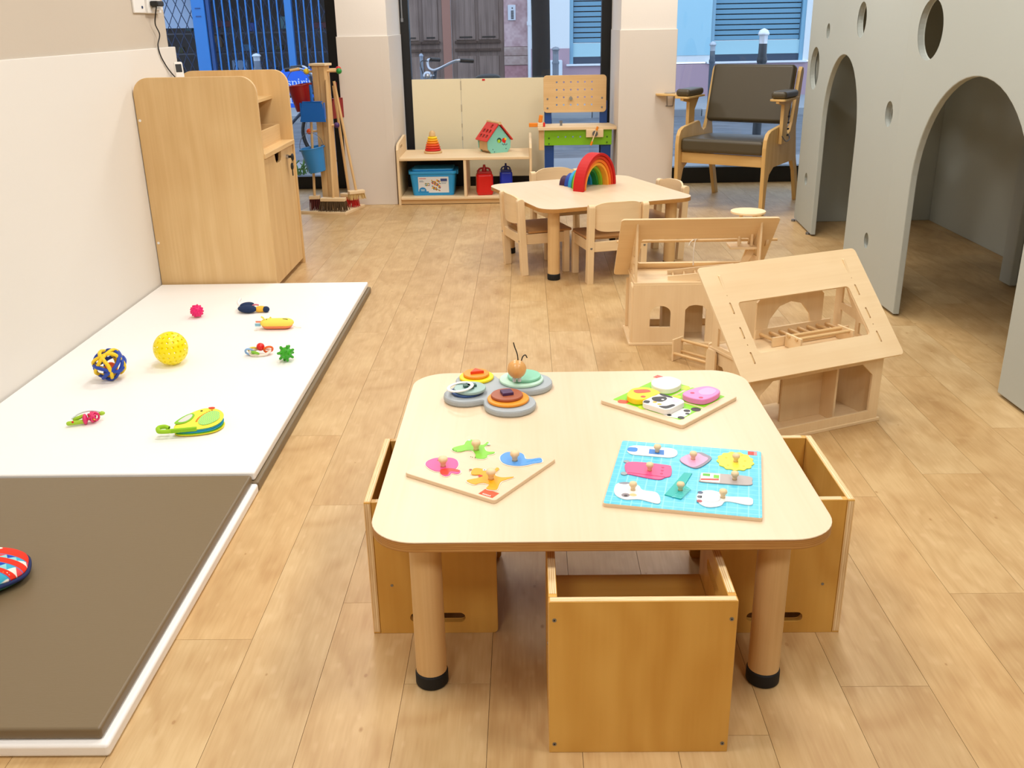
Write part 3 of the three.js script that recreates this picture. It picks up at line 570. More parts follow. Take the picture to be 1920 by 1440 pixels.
{
  const o = thing('shape_sorter_house', 'toy house shape sorter with red roof and teal front', 'toy', [-0.262, 0.375, -8.12], 0.5);
  const teal = solid(0x86cdbd, 0.5), hw = 0.075, D = 0.085;
  const pent = [[-hw, 0], [hw, 0], [0.104, 0.035], [0.108, 0.095], [0, 0.222], [-0.108, 0.095], [-0.104, 0.035]];
  part('front_panel', [board(pent, 0.012, [], 0.0015).translate(0, 0, D)], teal, o); part('rear_panel', [board(pent, 0.012, [], 0.0015).translate(0, 0, -D)], teal, o);
  part('base', [box(-hw, hw, 0.002, 0.014, -D + 0.007, D - 0.007)], M.beech, o);
  part('side_panel', [box(-0.1, -0.092, 0.02, 0.095, -D + 0.007, D - 0.007)], M.beech, o); part('side_panel', [box(0.092, 0.1, 0.02, 0.095, -D + 0.007, D - 0.007)], M.beech, o);
  const red = solid(0xd8322a, 0.5), ang = Math.atan2(0.127, 0.108);
  const holes = [];
  for (const [hx, hz] of [[-0.06, 0.055], [-0.01, 0.055], [-0.06, 0.0], [-0.01, 0.0], [-0.06, -0.055], [-0.01, -0.055], [0.04, 0.03]]) holes.push(roundRect(hx, hx + 0.034, hz - 0.017, hz + 0.017, 0.008, 3));
  for (const s of [-1, 1]) {
    const g = flat(roundRect(-0.088, 0.088, -0.105, 0.105, 0.008), 0, 0.009, 0.001, s < 0 ? holes : []).rotateZ(s < 0 ? ang : -ang).translate(s * 0.062, 0.162, 0);
    part('roof_panel', [g], red, o);
  }
  part('ridge_dowel', [bar([0, 0.238, -0.11], [0, 0.238, 0.11], 0.013, 0.013, 16)], M.beech, o);
  part('sticker_bird', [new THREE.CylinderGeometry(0.021, 0.021, 0.001, 20).rotateX(Math.PI / 2).translate(0.0, 0.1, D + 0.0065)], solid(0x1c4a4a), o);
  part('sticker_bird', [new THREE.CylinderGeometry(0.014, 0.014, 0.0012, 18).rotateX(Math.PI / 2).translate(-0.003, 0.094, D + 0.0072)], P.lime, o);
  part('sticker_bird', [new THREE.CylinderGeometry(0.019, 0.019, 0.001, 20).rotateX(Math.PI / 2).translate(0.044, 0.098, D + 0.0065), new THREE.CylinderGeometry(0.008, 0.008, 0.001, 12).rotateX(Math.PI / 2).translate(0.05, 0.082, D + 0.0065)], P.red, o);
  part('sticker_bird', [new THREE.CylinderGeometry(0.01, 0.01, 0.0012, 14).rotateX(Math.PI / 2).translate(0.058, 0.108, D + 0.0072)], P.yellow, o);
  for (const [x, y] of [[0.03, 0.068], [0.04, 0.062], [0.05, 0.066], [0.062, 0.06], [0.07, 0.066], [-0.06, 0.03], [0.062, 0.03], [-0.045, 0.01]]) part('sticker_dot', [new THREE.CylinderGeometry(0.004, 0.004, 0.001, 10).rotateX(Math.PI / 2).translate(x, y, D + 0.0065)], P.navy, o);
}
{ // blue tub with a printed label
  const o = thing('storage_tub', 'light blue plastic tub with white printed label on the shelf', 'box', [-0.765, 0.06, -8.0]);
  const tub = (w, d, y, r) => roundRect(-w, w, -d, d, r, 5).map(([x, z]) => [x, y, z]);
  const loft = (a, b) => { const n = a.length, pos = [], idx = []; for (const r of [a, b]) for (const p of r) pos.push(...p); for (let i = 0; i < n; i++) { const j = (i + 1) % n; idx.push(i, i + n, j + n, i, j + n, j); } const g = new THREE.BufferGeometry(); g.setAttribute('position', new THREE.Float32BufferAttribute(pos, 3)); g.setAttribute('uv', new THREE.Float32BufferAttribute(new Float32Array(pos.length / 3 * 2), 2)); g.setIndex(idx); g.computeVertexNormals(); return g; };
  const blue = solid(0x27a0e6, 0.35);
  part('body', [loft(tub(0.168, 0.12, 0.0, 0.03), tub(0.186, 0.14, 0.175, 0.03)), flat(roundRect(-0.168, 0.168, -0.12, 0.12, 0.03), 0, 0.004)], blue, o);
  part('lid', [flat(roundRect(-0.196, 0.196, -0.15, 0.15, 0.03), 0.176, 0.022, 0.004), flat(roundRect(-0.17, 0.17, -0.125, 0.125, 0.03), 0.198, 0.018, 0.005), box(-0.205, -0.19, 0.16, 0.196, -0.05, 0.05, 0.004), box(0.19, 0.205, 0.16, 0.196, -0.05, 0.05, 0.004)], blue, o);
  const c = document.createElement('canvas'); c.width = 512; c.height = 288; const x = c.getContext('2d');
  x.fillStyle = '#e9edf2'; x.fillRect(0, 0, 512, 288); x.fillStyle = '#1f8fd6'; x.beginPath(); x.arc(70, 250, 62, 0, 7); x.fill(); x.fillRect(0, 262, 170, 30); x.fillStyle = '#bfe0f6'; x.fillRect(36, 226, 70, 12); x.fillRect(42, 246, 58, 10);
  x.fillStyle = '#c8504a'; x.fillRect(16, 26, 118, 12); x.fillStyle = '#7a8ea6'; x.fillRect(20, 66, 60, 9); x.fillRect(20, 84, 76, 9); x.fillStyle = '#3a4f8a'; x.fillRect(376, 34, 110, 50); x.fillStyle = '#9fb4c8'; x.fillRect(384, 96, 96, 12); x.fillRect(384, 116, 84, 12);
  const cs = ['#e7a52a', '#d8542a', '#2f7fc8', '#f0cf3a', '#5a9a4a', '#c8402a'];
  for (let i = 0; i < 60; i++) { x.fillStyle = cs[i % 6]; x.fillRect(220 + ((i * 53) % 140), 40 + ((i * 37) % 190) + Math.abs(60 - ((i * 53) % 140)) * 0.25, 20, 18); }
  for (let i = 0; i < 16; i++) { x.fillStyle = cs[(i * 2) % 6]; x.fillRect(110 + ((i * 23) % 80), 110 + ((i * 31) % 60), 18, 14); }
  const t = new THREE.CanvasTexture(c); t.colorSpace = THREE.SRGBColorSpace;
  const lg = new THREE.PlaneGeometry(0.25, 0.132).rotateX(Math.atan2(0.02, 0.175)).translate(0.005, 0.088, 0.1312);
  part('label', lg, new THREE.MeshStandardMaterial({ map: t, roughness: 0.5 }), o, 'white printed label');
}
function canister(name, label, x, z, h, w, m, dark) {
  const o = thing(name, label, 'canister', [x, 0.06, z], 0.12, 'toy canisters on the shelf');
  part('body', [new RoundedBoxGeometry(w, h * 0.74, w * 0.9, 5, w * 0.2).translate(0, h * 0.37, 0), new RoundedBoxGeometry(w * 0.9, h * 0.1, w * 0.84, 3, w * 0.08).translate(0, h * 0.05, 0)], m, o);
  part('shoulder', [new RoundedBoxGeometry(w * 0.86, h * 0.1, w * 0.78, 3, w * 0.06).translate(0, h * 0.745, 0)], dark, o);
  part('handle', [tube([[-w * 0.36, h * 0.76, 0], [-w * 0.3, h * 0.85, 0], [0, h * 0.89, 0], [w * 0.3, h * 0.85, 0], [w * 0.36, h * 0.76, 0]], w * 0.055, 30, 8)], dark, o);
  part('spout', [lathe([[w * 0.14, h * 0.78], [w * 0.14, h * 0.86], [w * 0.09, h * 0.9], [w * 0.07, h], [0, h]], 16)], dark, o);
}
canister('toy_canister', 'shiny red canister on the lower shelf', -0.342, -7.9, 0.24, 0.138, solid(0xd21414, 0.18), solid(0x9c0f12, 0.3));
canister('toy_canister', 'dark blue canister on the lower shelf', -0.168, -8.0, 0.235, 0.105, solid(0x1436c8, 0.2), solid(0x0f2476, 0.3));
{ // cream board standing in the window
  const o = thing('window_board', 'cream board covering the lower half of the middle window', 'board', [0, 0, -8.6]);
  const cm = std(0xece0bd, 0.6);
  part('panel', [box(-0.978, -0.556, 0.1, 0.934, -0.006, 0.006, 0.002)], cm, o); part('panel', [box(-0.554, 0.165, 0.1, 0.934, -0.006, 0.006, 0.002)], cm, o);
  for (const [a, b] of [[0.84, 0.915], [0.66, 0.72], [0.53, 0.56], [0.42, 0.45]]) part('hinge', [box(-0.56, -0.55, a, b, 0.006, 0.0085)], std(0xb9ad94, 0.5), o);
  part('red_tab', [box(-0.37, -0.345, 0.915, 0.93, 0.006, 0.01, 0.002)], P.red, o);
  for (const x of [-0.9, -0.2]) part('support', [box(x, x + 0.03, 0, 0.1, -0.02, 0.02)], M.frame, o);
}
{ // toy workbench
  const o = thing('toy_workbench', 'toy workbench with wooden pegboard, green apron and blue legs', 'workbench', [0, 0, 0]);
  const blue = solid(0x0d3f84, 0.45), grn = solid(0x7cb90e, 0.45);
  for (const [a, b] of [[0.155, 0.23], [0.615, 0.695]]) { part('leg', [box(a, b, 0, 0.56, -8.0, -7.975, 0.003)], blue, o); part('rear_post', [box(a + 0.005, b - 0.012, 0, 0.76, -8.262, -8.237, 0.003)], blue, o); }
  for (const a of [0.16, 0.63]) part('side_rail', [box(a, a + 0.02, 0.45, 0.55, -8.237, -8.0, 0.002, 'z')], M.pale, o);
  const holes = Array.from({ length: 4 }, (_, i) => circle(0.265 + i * 0.06, 0.503, 0.007, 12));
  part('apron', [board(roundRect(0.153, 0.70, 0.437, 0.56, 0.004), 0.016, holes, 0.0015, 'x').translate(0, 0, -7.965)], grn, o);
  part('worktop', [flat([[0.10, -8.25], [0.70, -8.25], [0.745, -8.0], [0.745, -7.93], [0.10, -7.93]], 0.56, 0.022, 0.0015)], M.pale, o);
  part('tool_rack', [box(0.108, 0.15, 0.40, 0.56, -8.05, -7.96, 0.002)], M.beech, o);
  const pegs = []; for (let r = 0; r < 4; r++) for (let c = 0; c < 6; c++) pegs.push(circle(0.262 + c * 0.058, 0.733 + r * 0.06, 0.0075, 12));
  part('pegboard', [board(roundRect(0.152, 0.672, 0.672, 0.968, 0.028), 0.014, pegs, 0.0015, 'x').translate(0, 0, -8.23)], M.beech, o);
  for (const [x, y] of [[0.185, 0.708], [0.185, 0.782], [0.637, 0.71], [0.637, 0.785]]) part('screw', [new THREE.CylinderGeometry(0.008, 0.008, 0.003, 12).rotateX(Math.PI / 2).translate(x, y, -8.2215)], M.dullsteel, o);
  for (const [x, y] of [[0.19, 0.495], [0.19, 0.45], [0.662, 0.5], [0.662, 0.456]]) part('screw', [new THREE.CylinderGeometry(0.007, 0.007, 0.003, 12).rotateX(Math.PI / 2).translate(x, y, -7.956)], solid(0x3c6a0c), o);
  part('vise_jaw', [box(0.49, 0.63, 0.5, 0.562, -7.957, -7.925, 0.004, 'x')], M.pale, o);
  part('vise_knob', [new THREE.CylinderGeometry(0.022, 0.022, 0.016, 20).rotateX(Math.PI / 2).translate(0.562, 0.53, -7.917)], std(0x56585a, 0.4), o);
  part('vise_handle', [bar([0.578, 0.575, -7.905], [0.53, 0.45, -7.905], 0.005, 0.005, 10)], M.pale, o); part('handle_tip', [bar([0.572, 0.558, -7.905], [0.582, 0.586, -7.905], 0.009), bar([0.538, 0.47, -7.905], [0.528, 0.44, -7.905], 0.009)], P.orange, o);
  part('peg_bolt', [new THREE.CylinderGeometry(0.014, 0.014, 0.022, 18).rotateX(Math.PI / 2).translate(0.378, 0.784, -8.213)], std(0x8c8c84, 0.4), o);
  part('bench_peg', [cyl(0.292, 0.582, 0.622, -8.06, 0.01, 0.01, 14), cyl(0.292, 0.61, 0.622, -8.06, 0.013, 0.013, 14)], std(0x77797c, 0.4), o);
  const h = thing('toy_hammer', 'orange toy hammer hanging at the left end of the workbench', 'hammer', [0.098, 0.582, -8.0]);
  part('head', [box(-0.07, 0.0, 0.0, 0.032, -0.016, 0.016, 0.005)], P.orange, h); part('block', [box(0.0, 0.045, 0.0, 0.034, -0.018, 0.018, 0.005)], M.pale, h);
  part('head_end', [box(0.045, 0.062, 0.002, 0.034, -0.016, 0.016, 0.004)], P.red, h);
  part('handle', [new RoundedBoxGeometry(0.032, 0.062, 0.02, 3, 0.009).rotateZ(-0.15).translate(0.026, 0.064, 0)], P.orange, h);
}

// ------------------------------------------------------------------ broom stand with cleaning toys
const BS = V(-1.555, 0, -7.60);
{
  const o = thing('broom_stand', 'wooden broom stand with coloured peg balls by the left window', 'stand', [BS.x, 0, BS.z], -15 * D2R);
  part('base', [flat(roundRect(-0.2, 0.2, -0.2, 0.17, 0.01), 0, 0.02, 0.002)], M.pale, o);
  part('post', [box(-0.052, -0.006, 0.02, 1.1, -0.045, 0.045, 0.004), box(0.006, 0.052, 0.02, 1.1, -0.045, 0.045, 0.004), box(-0.012, 0.012, 0.02, 1.1, -0.04, 0.036, 0)], M.beech, o);
  part('cap', [box(-0.068, 0.068, 1.1, 1.118, -0.06, 0.06, 0.004, 'x')], M.pale, o);
  const peg = (y, dir, len, m) => { const p = part('peg', [bar([dir[0] * 0.04, y, dir[1] * 0.04], [dir[0] * len, y, dir[1] * len], 0.009, 0.009, 12)], M.beech, o); part('peg_ball', [ball(dir[0] * (len + 0.01), y, dir[1] * (len + 0.01), 0.022)], m, p); };
  peg(1.06, [-0.95, 0.3], 0.1, P.yellow); peg(1.06, [0.98, -0.15], 0.135, P.darkGreen); peg(1.07, [0.75, -0.66], 0.13, P.red); peg(0.62, [-0.88, 0.48], 0.115, P.deepOrange); peg(0.66, [0.95, -0.3], 0.08, P.purple);
}
function bucket(label, x, y, z, m, tilt, h = 0.19, rt = 0.09, rb = 0.062) {   // the origin is the centre of the rim; hangs by its wire handle
  const o = thing('toy_bucket', label, 'bucket', [x, y, z], 0.2, 'toy buckets on the broom stand'); o.rotation.z = tilt;
  part('body', [lathe([[0, -h], [rb, -h], [rb + 0.002, -h + 0.004], [rt - 0.002, -0.006], [rt + 0.003, -0.003], [rt + 0.003, 0.003], [rt - 0.003, 0.003], [rt - 0.005, -0.006], [rb - 0.003, -h + 0.004], [0, -h + 0.004]], 36)], m, o);
  const a = []; for (let i = 0; i <= 12; i++) { const q = Math.PI * i / 12; a.push([rt * Math.cos(q), 0.12 * Math.sin(q) - 0.008, 0]); }
  part('handle', [tube(a, 0.0025, 30, 6)], M.dullsteel, o);
  part('handle_ear', [ball(rt, -0.006, 0, 0.008, 10, 8), ball(-rt, -0.006, 0, 0.008, 10, 8)], m, o);
  return o;
}
{
  const b = bucket('dark red toy bucket hanging on the yellow peg', -1.72, 0.965, -7.56, solid(0x8e1014, 0.3), 0.14);
  part('grip', [bar([-0.045, 0.113, 0], [0.03, 0.113, 0], 0.011, 0.011, 12)], M.beech, b);
  bucket('light blue toy bucket hanging on the orange peg', -1.652, 0.505, -7.50, solid(0x2f86cc, 0.3), 0.14, 0.185, 0.092, 0.066);
  const d = thing('toy_dustpan', 'blue metal toy dustpan hanging on the broom stand', 'dustpan', [-1.615, 0.70, -7.46], -0.1);
  const bl = solid(0x1666c0, 0.3);
  part('pan', [board([[-0.1, 0], [0.1, 0], [0.082, 0.13], [0.07, 0.148], [-0.07, 0.148], [-0.082, 0.13]], 0.006, [], 0.001), box(-0.074, 0.074, 0.142, 0.15, -0.035, 0.003), box(-0.095, -0.088, 0.02, 0.14, -0.03, 0.0), box(0.088, 0.095, 0.02, 0.14, -0.03, 0.0)], bl, d);
  part('handle', [bar([0, 0.14, -0.012], [-0.004, 0.27, -0.012], 0.012, 0.01, 12)], bl, d);
  const d2 = thing('toy_dustpan', 'dark red toy dustpan behind the broom sticks', 'dustpan', [-1.472, 0.70, -7.76], 1.15);
  const rd = solid(0x8c1216, 0.35);
  part('pan', [board([[-0.09, 0], [0.09, 0], [0.075, 0.13], [0.06, 0.148], [-0.06, 0.148], [-0.075, 0.13]], 0.006, [], 0.001), box(-0.066, 0.066, 0.142, 0.15, -0.03, 0.003)], rd, d2);
  part('handle', [bar([0, 0.14, -0.01], [0, 0.27, -0.01], 0.011, 0.009, 12)], rd, d2);
}
function broom(label, foot, top, turn, w, headMat, bristle, bh = 0.06, rows = 3) {
  const o = thing('toy_broom', label, 'broom', foot, turn, 'toy brooms on the stand');
  const n = Math.round(w / 0.012), br = [];
  for (let i = 0; i < n; i++) for (let k = 0; k < rows; k++) { const x = -w / 2 + (i + 0.5) * w / n, z = (k - (rows - 1) / 2) * 0.014; br.push(bar([x, bh + 0.004, z], [x * 1.16 + rr(-0.006, 0.006), 0.002, z * 2.2 + rr(-0.006, 0.006)], 0.0045, 0.003, 5)); }
  part('head', [box(-w / 2, w / 2, bh, bh + 0.028, -0.028, 0.028, 0.006, 'x')], headMat, o);
  const b = part('bristles', br, bristle, o); b.userData.kind = 'stuff';
  const inv = V(top[0] - foot[0], top[1] - foot[1], top[2] - foot[2]).applyAxisAngle(V(0, 1, 0), -turn);
  part('stick', [bar([0, bh + 0.02, 0], [inv.x, inv.y, inv.z], 0.0105, 0.0105, 12)], M.beech, o);
}
broom('push broom with dark straw bristles in front of the stand post', [-1.515, 0.02, -7.475], [-1.505, 1.0, -7.53], -0.12, 0.2, M.pale, std(0x5a4326, 0.85), 0.075, 4);
broom('broom with pale bristles leaning out towards the pillar', [-1.352, 0.085, -7.60], [-1.465, 0.985, -7.63], 0.5, 0.13, M.pale, std(0xd8b878, 0.8), 0.045);
broom('broom with bright red bristles on the stand base', [-1.42, 0.02, -7.66], [-1.478, 0.95, -7.66], -0.45, 0.15, M.pale, P.red, 0.075, 3);
broom('small brush with dark red bristles below the light blue bucket', [-1.672, 0.02, -7.53], [-1.655, 0.7, -7.57], 0.05, 0.085, M.pale, std(0x5a1a12, 0.7), 0.085, 4);

// ------------------------------------------------------------------ small chairs round the far table
function kidChair(label, x, z, turn) {
  const o = thing('toddler_chair', label, 'chair', [x, 0, z], turn, 'toddler chairs at the far table');
  const seatM = woodMat(T.beech, 0.4, 0xd6bfa8), W = 0.155;
  for (const s of [-1, 1]) {
    const p = roundRect(-0.021, 0.021, 0, 0.448, [0, 0.019, 0.019, 0], 6);
    const b = part('leg', [board(p, 0.036, [], 0.003).rotateY(Math.PI / 2).rotateX(-0.05).translate(s * (W + 0.003), 0, -0.128)], M.pale, o);
    part('bolt', [new THREE.CylinderGeometry(0.007, 0.007, 0.003, 14).rotateX(Math.PI / 2).translate(s * (W + 0.003), 0.205, -0.158)], M.dullsteel, b);
    part('leg', [box(s * W - 0.018, s * W + 0.018, 0, 0.248, 0.115, 0.15, 0.004)], M.pale, o);
    part('side_rail', [box(s * W - 0.012, s * W + 0.012, 0.182, 0.242, -0.14, 0.118, 0.003, 'z')], M.pale, o);
  }
  part('rear_rail', [box(-W + 0.012, W - 0.012, 0.182, 0.238, -0.15, -0.13, 0.003, 'x')], M.pale, o); part('front_rail', [box(-W + 0.015, W - 0.015, 0.19, 0.245, 0.12, 0.14, 0.003, 'x')], M.pale, o);
  part('seat', [flat(roundRect(-0.17, 0.17, -0.105, 0.165, [0.03, 0.03, 0.01, 0.01], 6), 0.246, 0.013, 0.003)], seatM, o);
  // curved plywood back between the posts
  const g = new THREE.BoxGeometry(2 * W - 0.035, 0.165, 0.012, 16, 8, 1), q = g.attributes.position;
  for (let i = 0; i < q.count; i++) {
    const u = q.getX(i) / (W - 0.0175), v = q.getY(i) / 0.0825; let y = q.getY(i);
    if (v > 0) y -= Math.pow(Math.abs(u), 4) * 0.024 * v; else y += Math.pow(Math.abs(u), 6) * 0.022 * -v;
    q.setXYZ(i, q.getX(i), y + 0.378, q.getZ(i) - 0.033 * (1 - u * u) - 0.140 - (y) * 0.05);
  }
  g.computeVertexNormals();
  part('backrest', [grainUV(g, 'x', offs())], M.pale, o);
}
kidChair('toddler chair at the far table nearest the floor mat', 0.054, -5.63, 109 * D2R);
kidChair('toddler chair at the far table with its back to the camera', 0.468, -5.405, 195.5 * D2R);
kidChair('toddler chair behind the far table in front of the shelf', 0.245, -6.395, 21 * D2R);
kidChair('toddler chair at the far table nearest the nursing chair', 0.765, -5.90, -69 * D2R);

// ------------------------------------------------------------------ wooden rainbow on the far table
{
  const cols = [[0xc40c0a, 'red', 'largest'], [0xd4340e, 'vermilion', 'second largest'], [0xf0781c, 'orange', 'third largest'], [0xf2a22a, 'amber', 'fourth largest'], [0x8cc024, 'light green', 'fifth largest'], [0x1f8a3a, 'green', 'sixth'], [0x2a9ad0, 'light blue', 'seventh'], [0x1a3f9c, 'dark blue', 'eighth'], [0x3a1238, 'dark purple', 'smallest']];
  const th = 52.6 * D2R, cx = 0.454 - 0.0375 * Math.sin(th), cz = -5.905 - 0.0375 * Math.cos(th);
  cols.forEach(([hex, nm, size], i) => {
    const ro = 0.186 - i * 0.0172, ri = ro - 0.0162, back = [0, 0.008, 0.014, 0.02, 0.055, 0.075, 0.11, 0.15, 0.2][i];
    const pts = []; const sq = 1.13; for (let k = 0; k <= 30; k++) { const a = Math.PI * k / 30; pts.push([ro * Math.cos(a), ro * sq * Math.sin(a)]); } for (let k = 30; k >= 0; k--) { const a = Math.PI * k / 30; pts.push([ri * Math.cos(a), (ro * sq - 0.0162) * Math.sin(a)]); }
    const m = single('rainbow_arch', `${nm} wooden rainbow arch, ${size} of the nested arches`, 'arch', board(pts, 0.072, [], 0.0012), std(hex, 0.6), 'nested wooden rainbow arches');
    m.position.set(cx - back * Math.sin(th), 0.4255, cz - back * Math.cos(th)); m.rotation.y = th;
  });
}

// ------------------------------------------------------------------ nursing chair
{
  const o = thing('nursing_chair', 'wide wooden nursing chair with taupe cushions by the right window', 'armchair', [1.673, 0, -7.645], -33 * D2R);
  const prof = [[0.35, 0], [0.405, 0], [0.415, 0.49], [0.405, 0.55], [0.375, 0.59], [0.32, 0.61], [0.05, 0.635], [0.02, 0.625], [-0.02, 0.575], [-0.06, 0.553], [-0.10, 0.57], [-0.135, 0.63], [-0.245, 1.0], [-0.27, 1.03], [-0.30, 1.02], [-0.31, 0.99], [-0.23, 0.6], [-0.29, 0.36], [-0.345, 0.25], [-0.44, 0], [-0.375, 0], [-0.275, 0.25], [-0.2, 0.335], [0.22, 0.335], [0.305, 0.29], [0.335, 0.21]];
  for (const s of [-1, 1]) part('side_frame', [sideBoard(prof, 0.03, s * 0.345, [], 0.004)], M.birch, o);
  part('front_rail', [box(-0.33, 0.33, 0.345, 0.425, 0.33, 0.352, 0.003, 'x')], M.birch, o); part('rear_rail', [box(-0.33, 0.33, 0.36, 0.42, -0.2, -0.178, 0.003, 'x')], M.birch, o);
  part('seat_cushion', [new RoundedBoxGeometry(0.655, 0.105, 0.58, 4, 0.028).rotateX(-0.03).translate(0, 0.475, 0.10)], M.taupe, o);
  const bk = new RoundedBoxGeometry(0.655, 0.44, 0.085, 4, 0.026); bk.rotateX(-0.26).translate(0, 0.83, -0.175);
  part('back_cushion', [bk], M.taupe, o);
  for (const s of [-1, 1]) {
    const a = part('arm_post', [sideBoard([[0.06, 0.5], [0.17, 0.5], [0.17, 0.78], [0.29, 0.80], [0.29, 0.815], [-0.02, 0.815], [0.0, 0.79], [0.06, 0.72]], 0.026, s * 0.376, [], 0.003)], M.birch, o);
    part('arm_board', [flat(roundRect(s * 0.376 - 0.06, s * 0.376 + 0.06, -0.03, 0.30, 0.02), 0.815, 0.014, 0.002, [], 'z')], M.birch, a);
    part('arm_pad', [new RoundedBoxGeometry(0.115, 0.055, 0.29, 4, 0.024).translate(s * 0.376, 0.8565, 0.14)], M.taupe, o);
  }
  for (let i = 0; i < 4; i++) part('ratchet_notch', [box(0.388, 0.395, 0.55 + i * 0.045, 0.562 + i * 0.045, 0.04, 0.07)], M.black, o);
  part('ratchet_wire', [tube([[0.395, 0.56, 0.19], [0.41, 0.52, 0.14], [0.41, 0.53, 0.06], [0.395, 0.55, 0.03]], 0.004, 20, 6)], M.dullsteel, o);
  const tray = part('cup_tray', [flat(roundRect(-0.64, -0.39, 0.0, 0.27, [0.03, 0.02, 0.09, 0.09], 8), 0.829, 0.012, 0.002, [circle(-0.555, 0.13, 0.042, 24)], 'x')], M.birch, o);
  part('cup_holder', [new THREE.TorusGeometry(0.044, 0.003, 6, 30).rotateX(Math.PI / 2).translate(-0.555, 0.842, 0.13), ...[0, 1, 2, 3].map((k) => bar([-0.555 + 0.044 * Math.cos(k * 1.571), 0.842, 0.13 + 0.044 * Math.sin(k * 1.571)], [-0.555 + 0.034 * Math.cos(k * 1.571), 0.745, 0.13 + 0.034 * Math.sin(k * 1.571)], 0.003, 0.003, 6)), new THREE.TorusGeometry(0.034, 0.003, 6, 30).rotateX(Math.PI / 2).translate(-0.555, 0.745, 0.13)], M.dullsteel, tray);
}

// ------------------------------------------------------------------ two dollhouses of the same kind
const archHole = (x0, x1, y0, y1) => { const r = (x1 - x0) / 2, c = (x0 + x1) / 2, p = [[x0, y0], [x1, y0]]; for (let i = 0; i <= 10; i++) { const a = Math.PI * i / 10; p.push([c + r * Math.cos(a), y1 - r * 0.75 + r * 0.75 * Math.sin(a)]); } return p; };
function dollhouse(label, x, z, turn) {
  const o = thing('dollhouse', label, 'dollhouse', [x, 0, z], turn), t = 0.009, hw = 0.295, hd = 0.135;
  part('base_plate', [box(-hw - 0.004, hw + 0.004, 0, 0.012, -hd - 0.004, hd + 0.004, 0.002, 'x')], M.pale, o);
  const holes = [archHole(-0.205, -0.112, 0.085, 0.185), archHole(0.112, 0.205, 0.085, 0.185)];
  const front = [[-hw + 0.012, 0.012], [-0.047, 0.012], [-0.047, 0.165], [-0.03, 0.183], [0, 0.188], [0.03, 0.183], [0.047, 0.165], [0.047, 0.012], [hw - 0.012, 0.012], [hw - 0.012, 0.283], [-hw + 0.012, 0.283]];
  part('front_wall', [board(front, t, holes, 0.0008).translate(0, 0, hd - 0.006)], M.pale, o);
  part('upper_floor', [box(-hw + 0.014, hw - 0.014, 0.283, 0.292, -hd + 0.006, hd - 0.004, 0.001, 'x')], M.pale, o);
  const backHole = [[-0.245, 0.045], [0.245, 0.045], [0.245, 0.185], [0.195, 0.232], [-0.195, 0.232], [-0.245, 0.185]];
  part('rear_wall', [board([[-hw + 0.006, 0.012], [hw - 0.006, 0.012], [hw - 0.006, 0.25], [-hw + 0.006, 0.25]], t, [backHole], 0.0008).translate(0, 0, -hd + 0.006)], M.pale, o);
  // side walls: solid below, open truss above up to the sloping roof
  const side = [[-hd + 0.012, 0.012], [hd - 0.012, 0.012], [hd - 0.012, 0.555], [hd - 0.03, 0.555], [-hd + 0.012, 0.272]];
  const sideHoles = [[[-0.07, 0.302], [-0.012, 0.302], [-0.012, 0.345], [-0.04, 0.345]], [[0.004, 0.302], [0.088, 0.302], [0.088, 0.37], [0.004, 0.352]], [[0.03, 0.39], [0.088, 0.395], [0.088, 0.46], [0.072, 0.46]], [[-0.085, 0.06], [-0.02, 0.06], [-0.02, 0.2], [-0.05, 0.235], [-0.085, 0.235]], [[0.02, 0.06], [0.085, 0.06], [0.085, 0.235], [0.05, 0.235], [0.02, 0.2]]];
  for (const s of [-1, 1]) part('side_wall', [sideBoard(side, t, s * (hw - 0.024), s > 0 ? sideHoles : sideHoles.slice(0, 3), 0.0008)], M.pale, o);
  for (const s of [-1, 1]) part('door_flap', [sideBoard(roundRect(hd - 0.06, hd - 0.004, 0.012, 0.288, [0, 0.02, 0.02, 0], 5), t, s * (hw - 0.008), [], 0.001)], M.pale, o);
  part('partition', [box(-0.12, 0.06, 0.012, 0.283, -0.02, -0.011, 0.001)], M.pale, o);
  part('partition', [box(-0.129, -0.12, 0.012, 0.283, -0.09, -0.011, 0.001)], M.pale, o);
  // roof: slopes from the high front edge down to the rear, with a skylight
  const za = 0.145, ya = 0.578, zb = -0.165, yb = 0.256, len = Math.hypot(za - zb, ya - yb), W = 0.345;
  const sk = roundRect(-0.242, 0.242, -0.128, 0.073, 0.014, 4);
  const slots = [], pins = [];
  for (const s of [-1, 1]) for (let k = 0; k < 4; k++) { const y = -0.164 + k * 0.0965; slots.push(roundRect(s * 0.272 - 0.0042, s * 0.272 + 0.0042, y, y + 0.047, 0.004, 3)); if (k % 2 === 0) pins.push(circle(s * 0.271, y + 0.0735, 0.003, 8)); }
  const rf = flat(roundRect(-W, W, -len / 2, len / 2, 0.016, 5), 0, 0.008, 0.0008, [sk, ...slots, ...pins], 'x');
  rf.rotateX(-Math.atan2(ya - yb, za - zb)).translate(0, (ya + yb) / 2, (za + zb) / 2);
  part('roof', [grainUV(rf, 'x', offs())], M.pale, o);
  for (const s of [-1, 1]) part('tenons', [0, 1, 2, 3].map((k) => { const y = -0.164 + k * 0.0965 + 0.0235; return new THREE.BoxGeometry(0.0062, 0.008, 0.034).translate(s * 0.272, 0.0015, y).rotateX(-Math.atan2(ya - yb, za - zb)).translate(0, (ya + yb) / 2, (za + zb) / 2); }), M.beech, o);
  return o;
}
const dh1 = dollhouse('plywood dollhouse with open front facing the camera', 0.758, -4.27, 0);
const dh2 = dollhouse('plywood dollhouse turned so its roof with skylight faces the camera', 0.961, -3.25, 203.6 * D2R);
